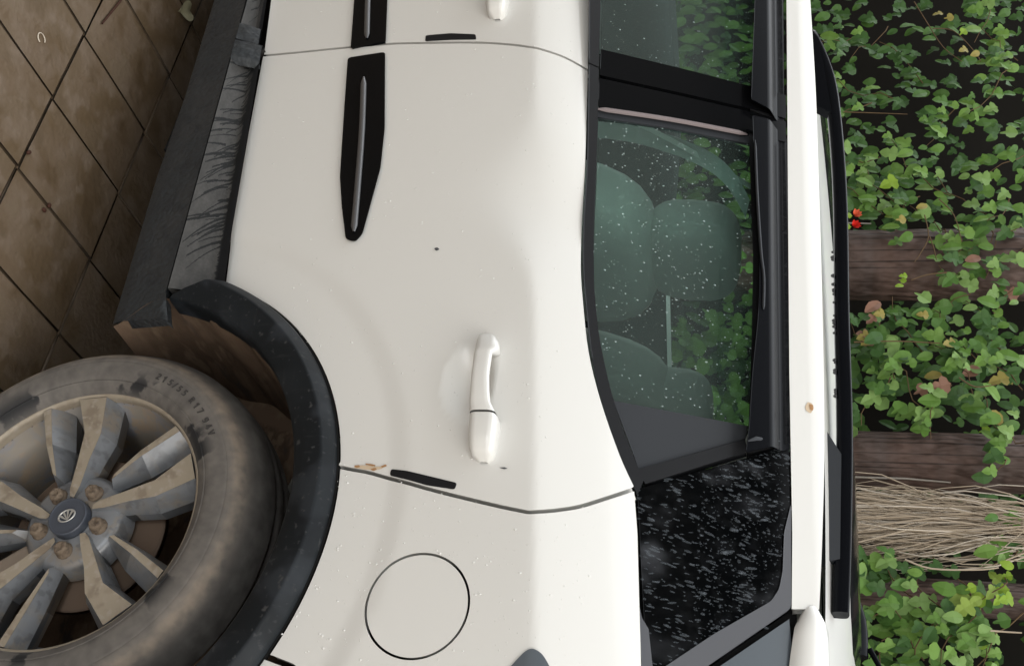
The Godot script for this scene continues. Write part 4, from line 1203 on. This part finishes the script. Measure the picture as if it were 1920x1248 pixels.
		for k in [1500, 800, 1000][gi]:
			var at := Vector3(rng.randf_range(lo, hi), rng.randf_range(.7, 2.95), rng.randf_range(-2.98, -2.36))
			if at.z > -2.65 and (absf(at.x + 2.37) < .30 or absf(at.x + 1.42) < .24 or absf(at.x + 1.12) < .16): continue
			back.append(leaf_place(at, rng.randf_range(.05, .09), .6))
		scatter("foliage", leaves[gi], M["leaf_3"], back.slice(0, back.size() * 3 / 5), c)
		scatter("foliage", leaves[(gi + 1) % 3], M["leaf_1"], back.slice(back.size() * 3 / 5), c)
		var low := []
		for k in [620, 260, 320][gi]:
			low.append(leaf_place(Vector3(rng.randf_range(lo, hi), rng.randf_range(.8, 1.58), rng.randf_range(-2.4, -2.15)), rng.randf_range(.05, .09), .6))
		scatter("foliage", leaves[(gi + 1) % 3], M["leaf_0"], low, c)
		if gi == 0:
			for s in [[-3.721,2.181,-3.567,2.228,-3.4,2.283,-3.3,2.354], [-3.528,2.248,-3.503,2.339,-3.355,2.415,-3.295,2.432], [-3.01,1.828,-2.997,1.964,-2.983,2.098], [-2.407,2.124,-2.295,2.13,-2.213,2.095,-2.165,2.067], [-2.295,2.134,-2.234,2.145,-2.175,2.15], [-2.491,2.187,-2.404,2.237,-2.265,2.254]]:
				var path := []
				for q in cr(pts(s), 4): path.append(Vector3(q.x, q.y, Z + .04))
				obj("tendril", tube(path, .0026, .0016, 5), M.vine_stem, c)
			for q in pts([-3.616,2.302,-3.587,2.346,-3.499,2.389,-3.368,2.383,-3.343,2.432,-2.374,2.049,-2.449,2.138]): leaf_on(c, Vector3(q.x, q.y, Z + .05), .05, 7 if rng.randf() < .6 else 5)
		if gi == 1:
			for s in [[-1.779,1.817,-1.785,1.975,-1.777,2.129], [-1.625,2.183,-1.587,2.234,-1.598,2.308], [-2.111,2.184,-2.101,2.11,-2.075,2.048]]:
				var path := []
				for q in cr(pts(s), 4): path.append(Vector3(q.x, q.y, Z + .04))
				obj("tendril", tube(path, .003, .002, 5), M.vine_stem, c)
			for q in pts([-2.054,2.027,-2.033,2.015,-2.08,2.033]): leaf_on(c, Vector3(q.x, q.y, Z + .06), .035, 5)
			for q in pts([-1.975,1.932,-1.931,1.909,-1.939,1.946,-1.842,1.88,-1.812,1.893,-1.93,2.109]): leaf_on(c, Vector3(q.x, q.y, Z + .0), .05, 7 + rng.randi() % 2)
		if gi == 2:
			for s in [[-.904,1.943,-.876,2.026,-.88,2.17,-.891,2.238], [-.674,2.189,-.673,2.237,-.673,2.283]]:
				var path := []
				for q in cr(pts(s), 4): path.append(Vector3(q.x, q.y, Z + .03))
				obj("tendril", tube(path, .0035, .0025, 5), M.straw, c)
	# two red blossoms low in front of the thickest post
	var fl := pts([-2.301,1.837,-2.359,1.844])
	for k in 2:
		var f := thing("blossom", ["larger deep red blossom just above the roof rail", "small orange-red bud above the deep red blossom"][k], "flower", Vector3(fl[k].x, fl[k].y, -2.1), "red blossoms by the thick post")
		for j in 6:
			var pt := obj("petal", leaves[1], M.petal_red if k == 0 else M.petal_orange, f)
			var a := TAU * j / 6.0
			var up := Vector3(cos(a) * .6, .5 + sin(a) * .6, .8).normalized(); var sd := up.cross(Vector3(0, 0, 1)).normalized()
			pt.transform = Transform3D(Basis(sd * .028, up * .03, sd.cross(up) * .03), Vector3.ZERO)
		obj("sepal", leaves[0], M.leaf_5, f).transform = Transform3D(Basis(Vector3(.035, 0, 0), Vector3(0, -.04, .01), Vector3(0, 0, -.03)), Vector3(0, -.01, 0))

func _ready() -> void:
	var cam := Camera3D.new(); cam.name = "camera"
	cam.transform = Transform3D(Vector3(-0.12363, 0.97737, -0.17163), Vector3(-0.82881, -0.00659, 0.55949), Vector3(0.54570, 0.21142, 0.81088), Vector3(0.63446, 1.41481, 1.47335))
	cam.fov = 34.043; cam.near = 0.05; cam.far = 200.0
	add_child(cam)
	var sky_mat := ProceduralSkyMaterial.new()
	sky_mat.sky_top_color = Color(0.80, 0.815, 0.83); sky_mat.sky_horizon_color = Color(0.95, 0.955, 0.955); sky_mat.sky_curve = 0.25
	sky_mat.ground_bottom_color = Color(0.20, 0.17, 0.14); sky_mat.ground_horizon_color = Color(0.35, 0.33, 0.30); sky_mat.sun_angle_max = 1.0
	sky_mat.sky_energy_multiplier = 1.6; sky_mat.ground_energy_multiplier = 0.6
	var sky := Sky.new(); sky.sky_material = sky_mat
	var env := Environment.new()
	env.background_mode = Environment.BG_SKY; env.sky = sky
	env.ambient_light_source = Environment.AMBIENT_SOURCE_SKY
	env.tonemap_mode = Environment.TONE_MAPPER_LINEAR; env.tonemap_exposure = 1.36
	env.sdfgi_enabled = true; env.ssao_enabled = true; env.ssil_enabled = true
	var we := WorldEnvironment.new(); we.name = "world"; we.environment = env; add_child(we)
	var sun := DirectionalLight3D.new(); sun.name = "sun"
	sun.light_energy = 0.4; sun.light_color = Color(1.0, 0.98, 0.95); sun.light_angular_distance = 40.0; sun.shadow_enabled = true
	add_child(sun)
	sun.look_at_from_position(Vector3.ZERO, Vector3(-.9, -1.0, -.5))
	materials()
	outlines()
	build_ground()
	build_sky_blocker()
	build_fence()
	build_car()
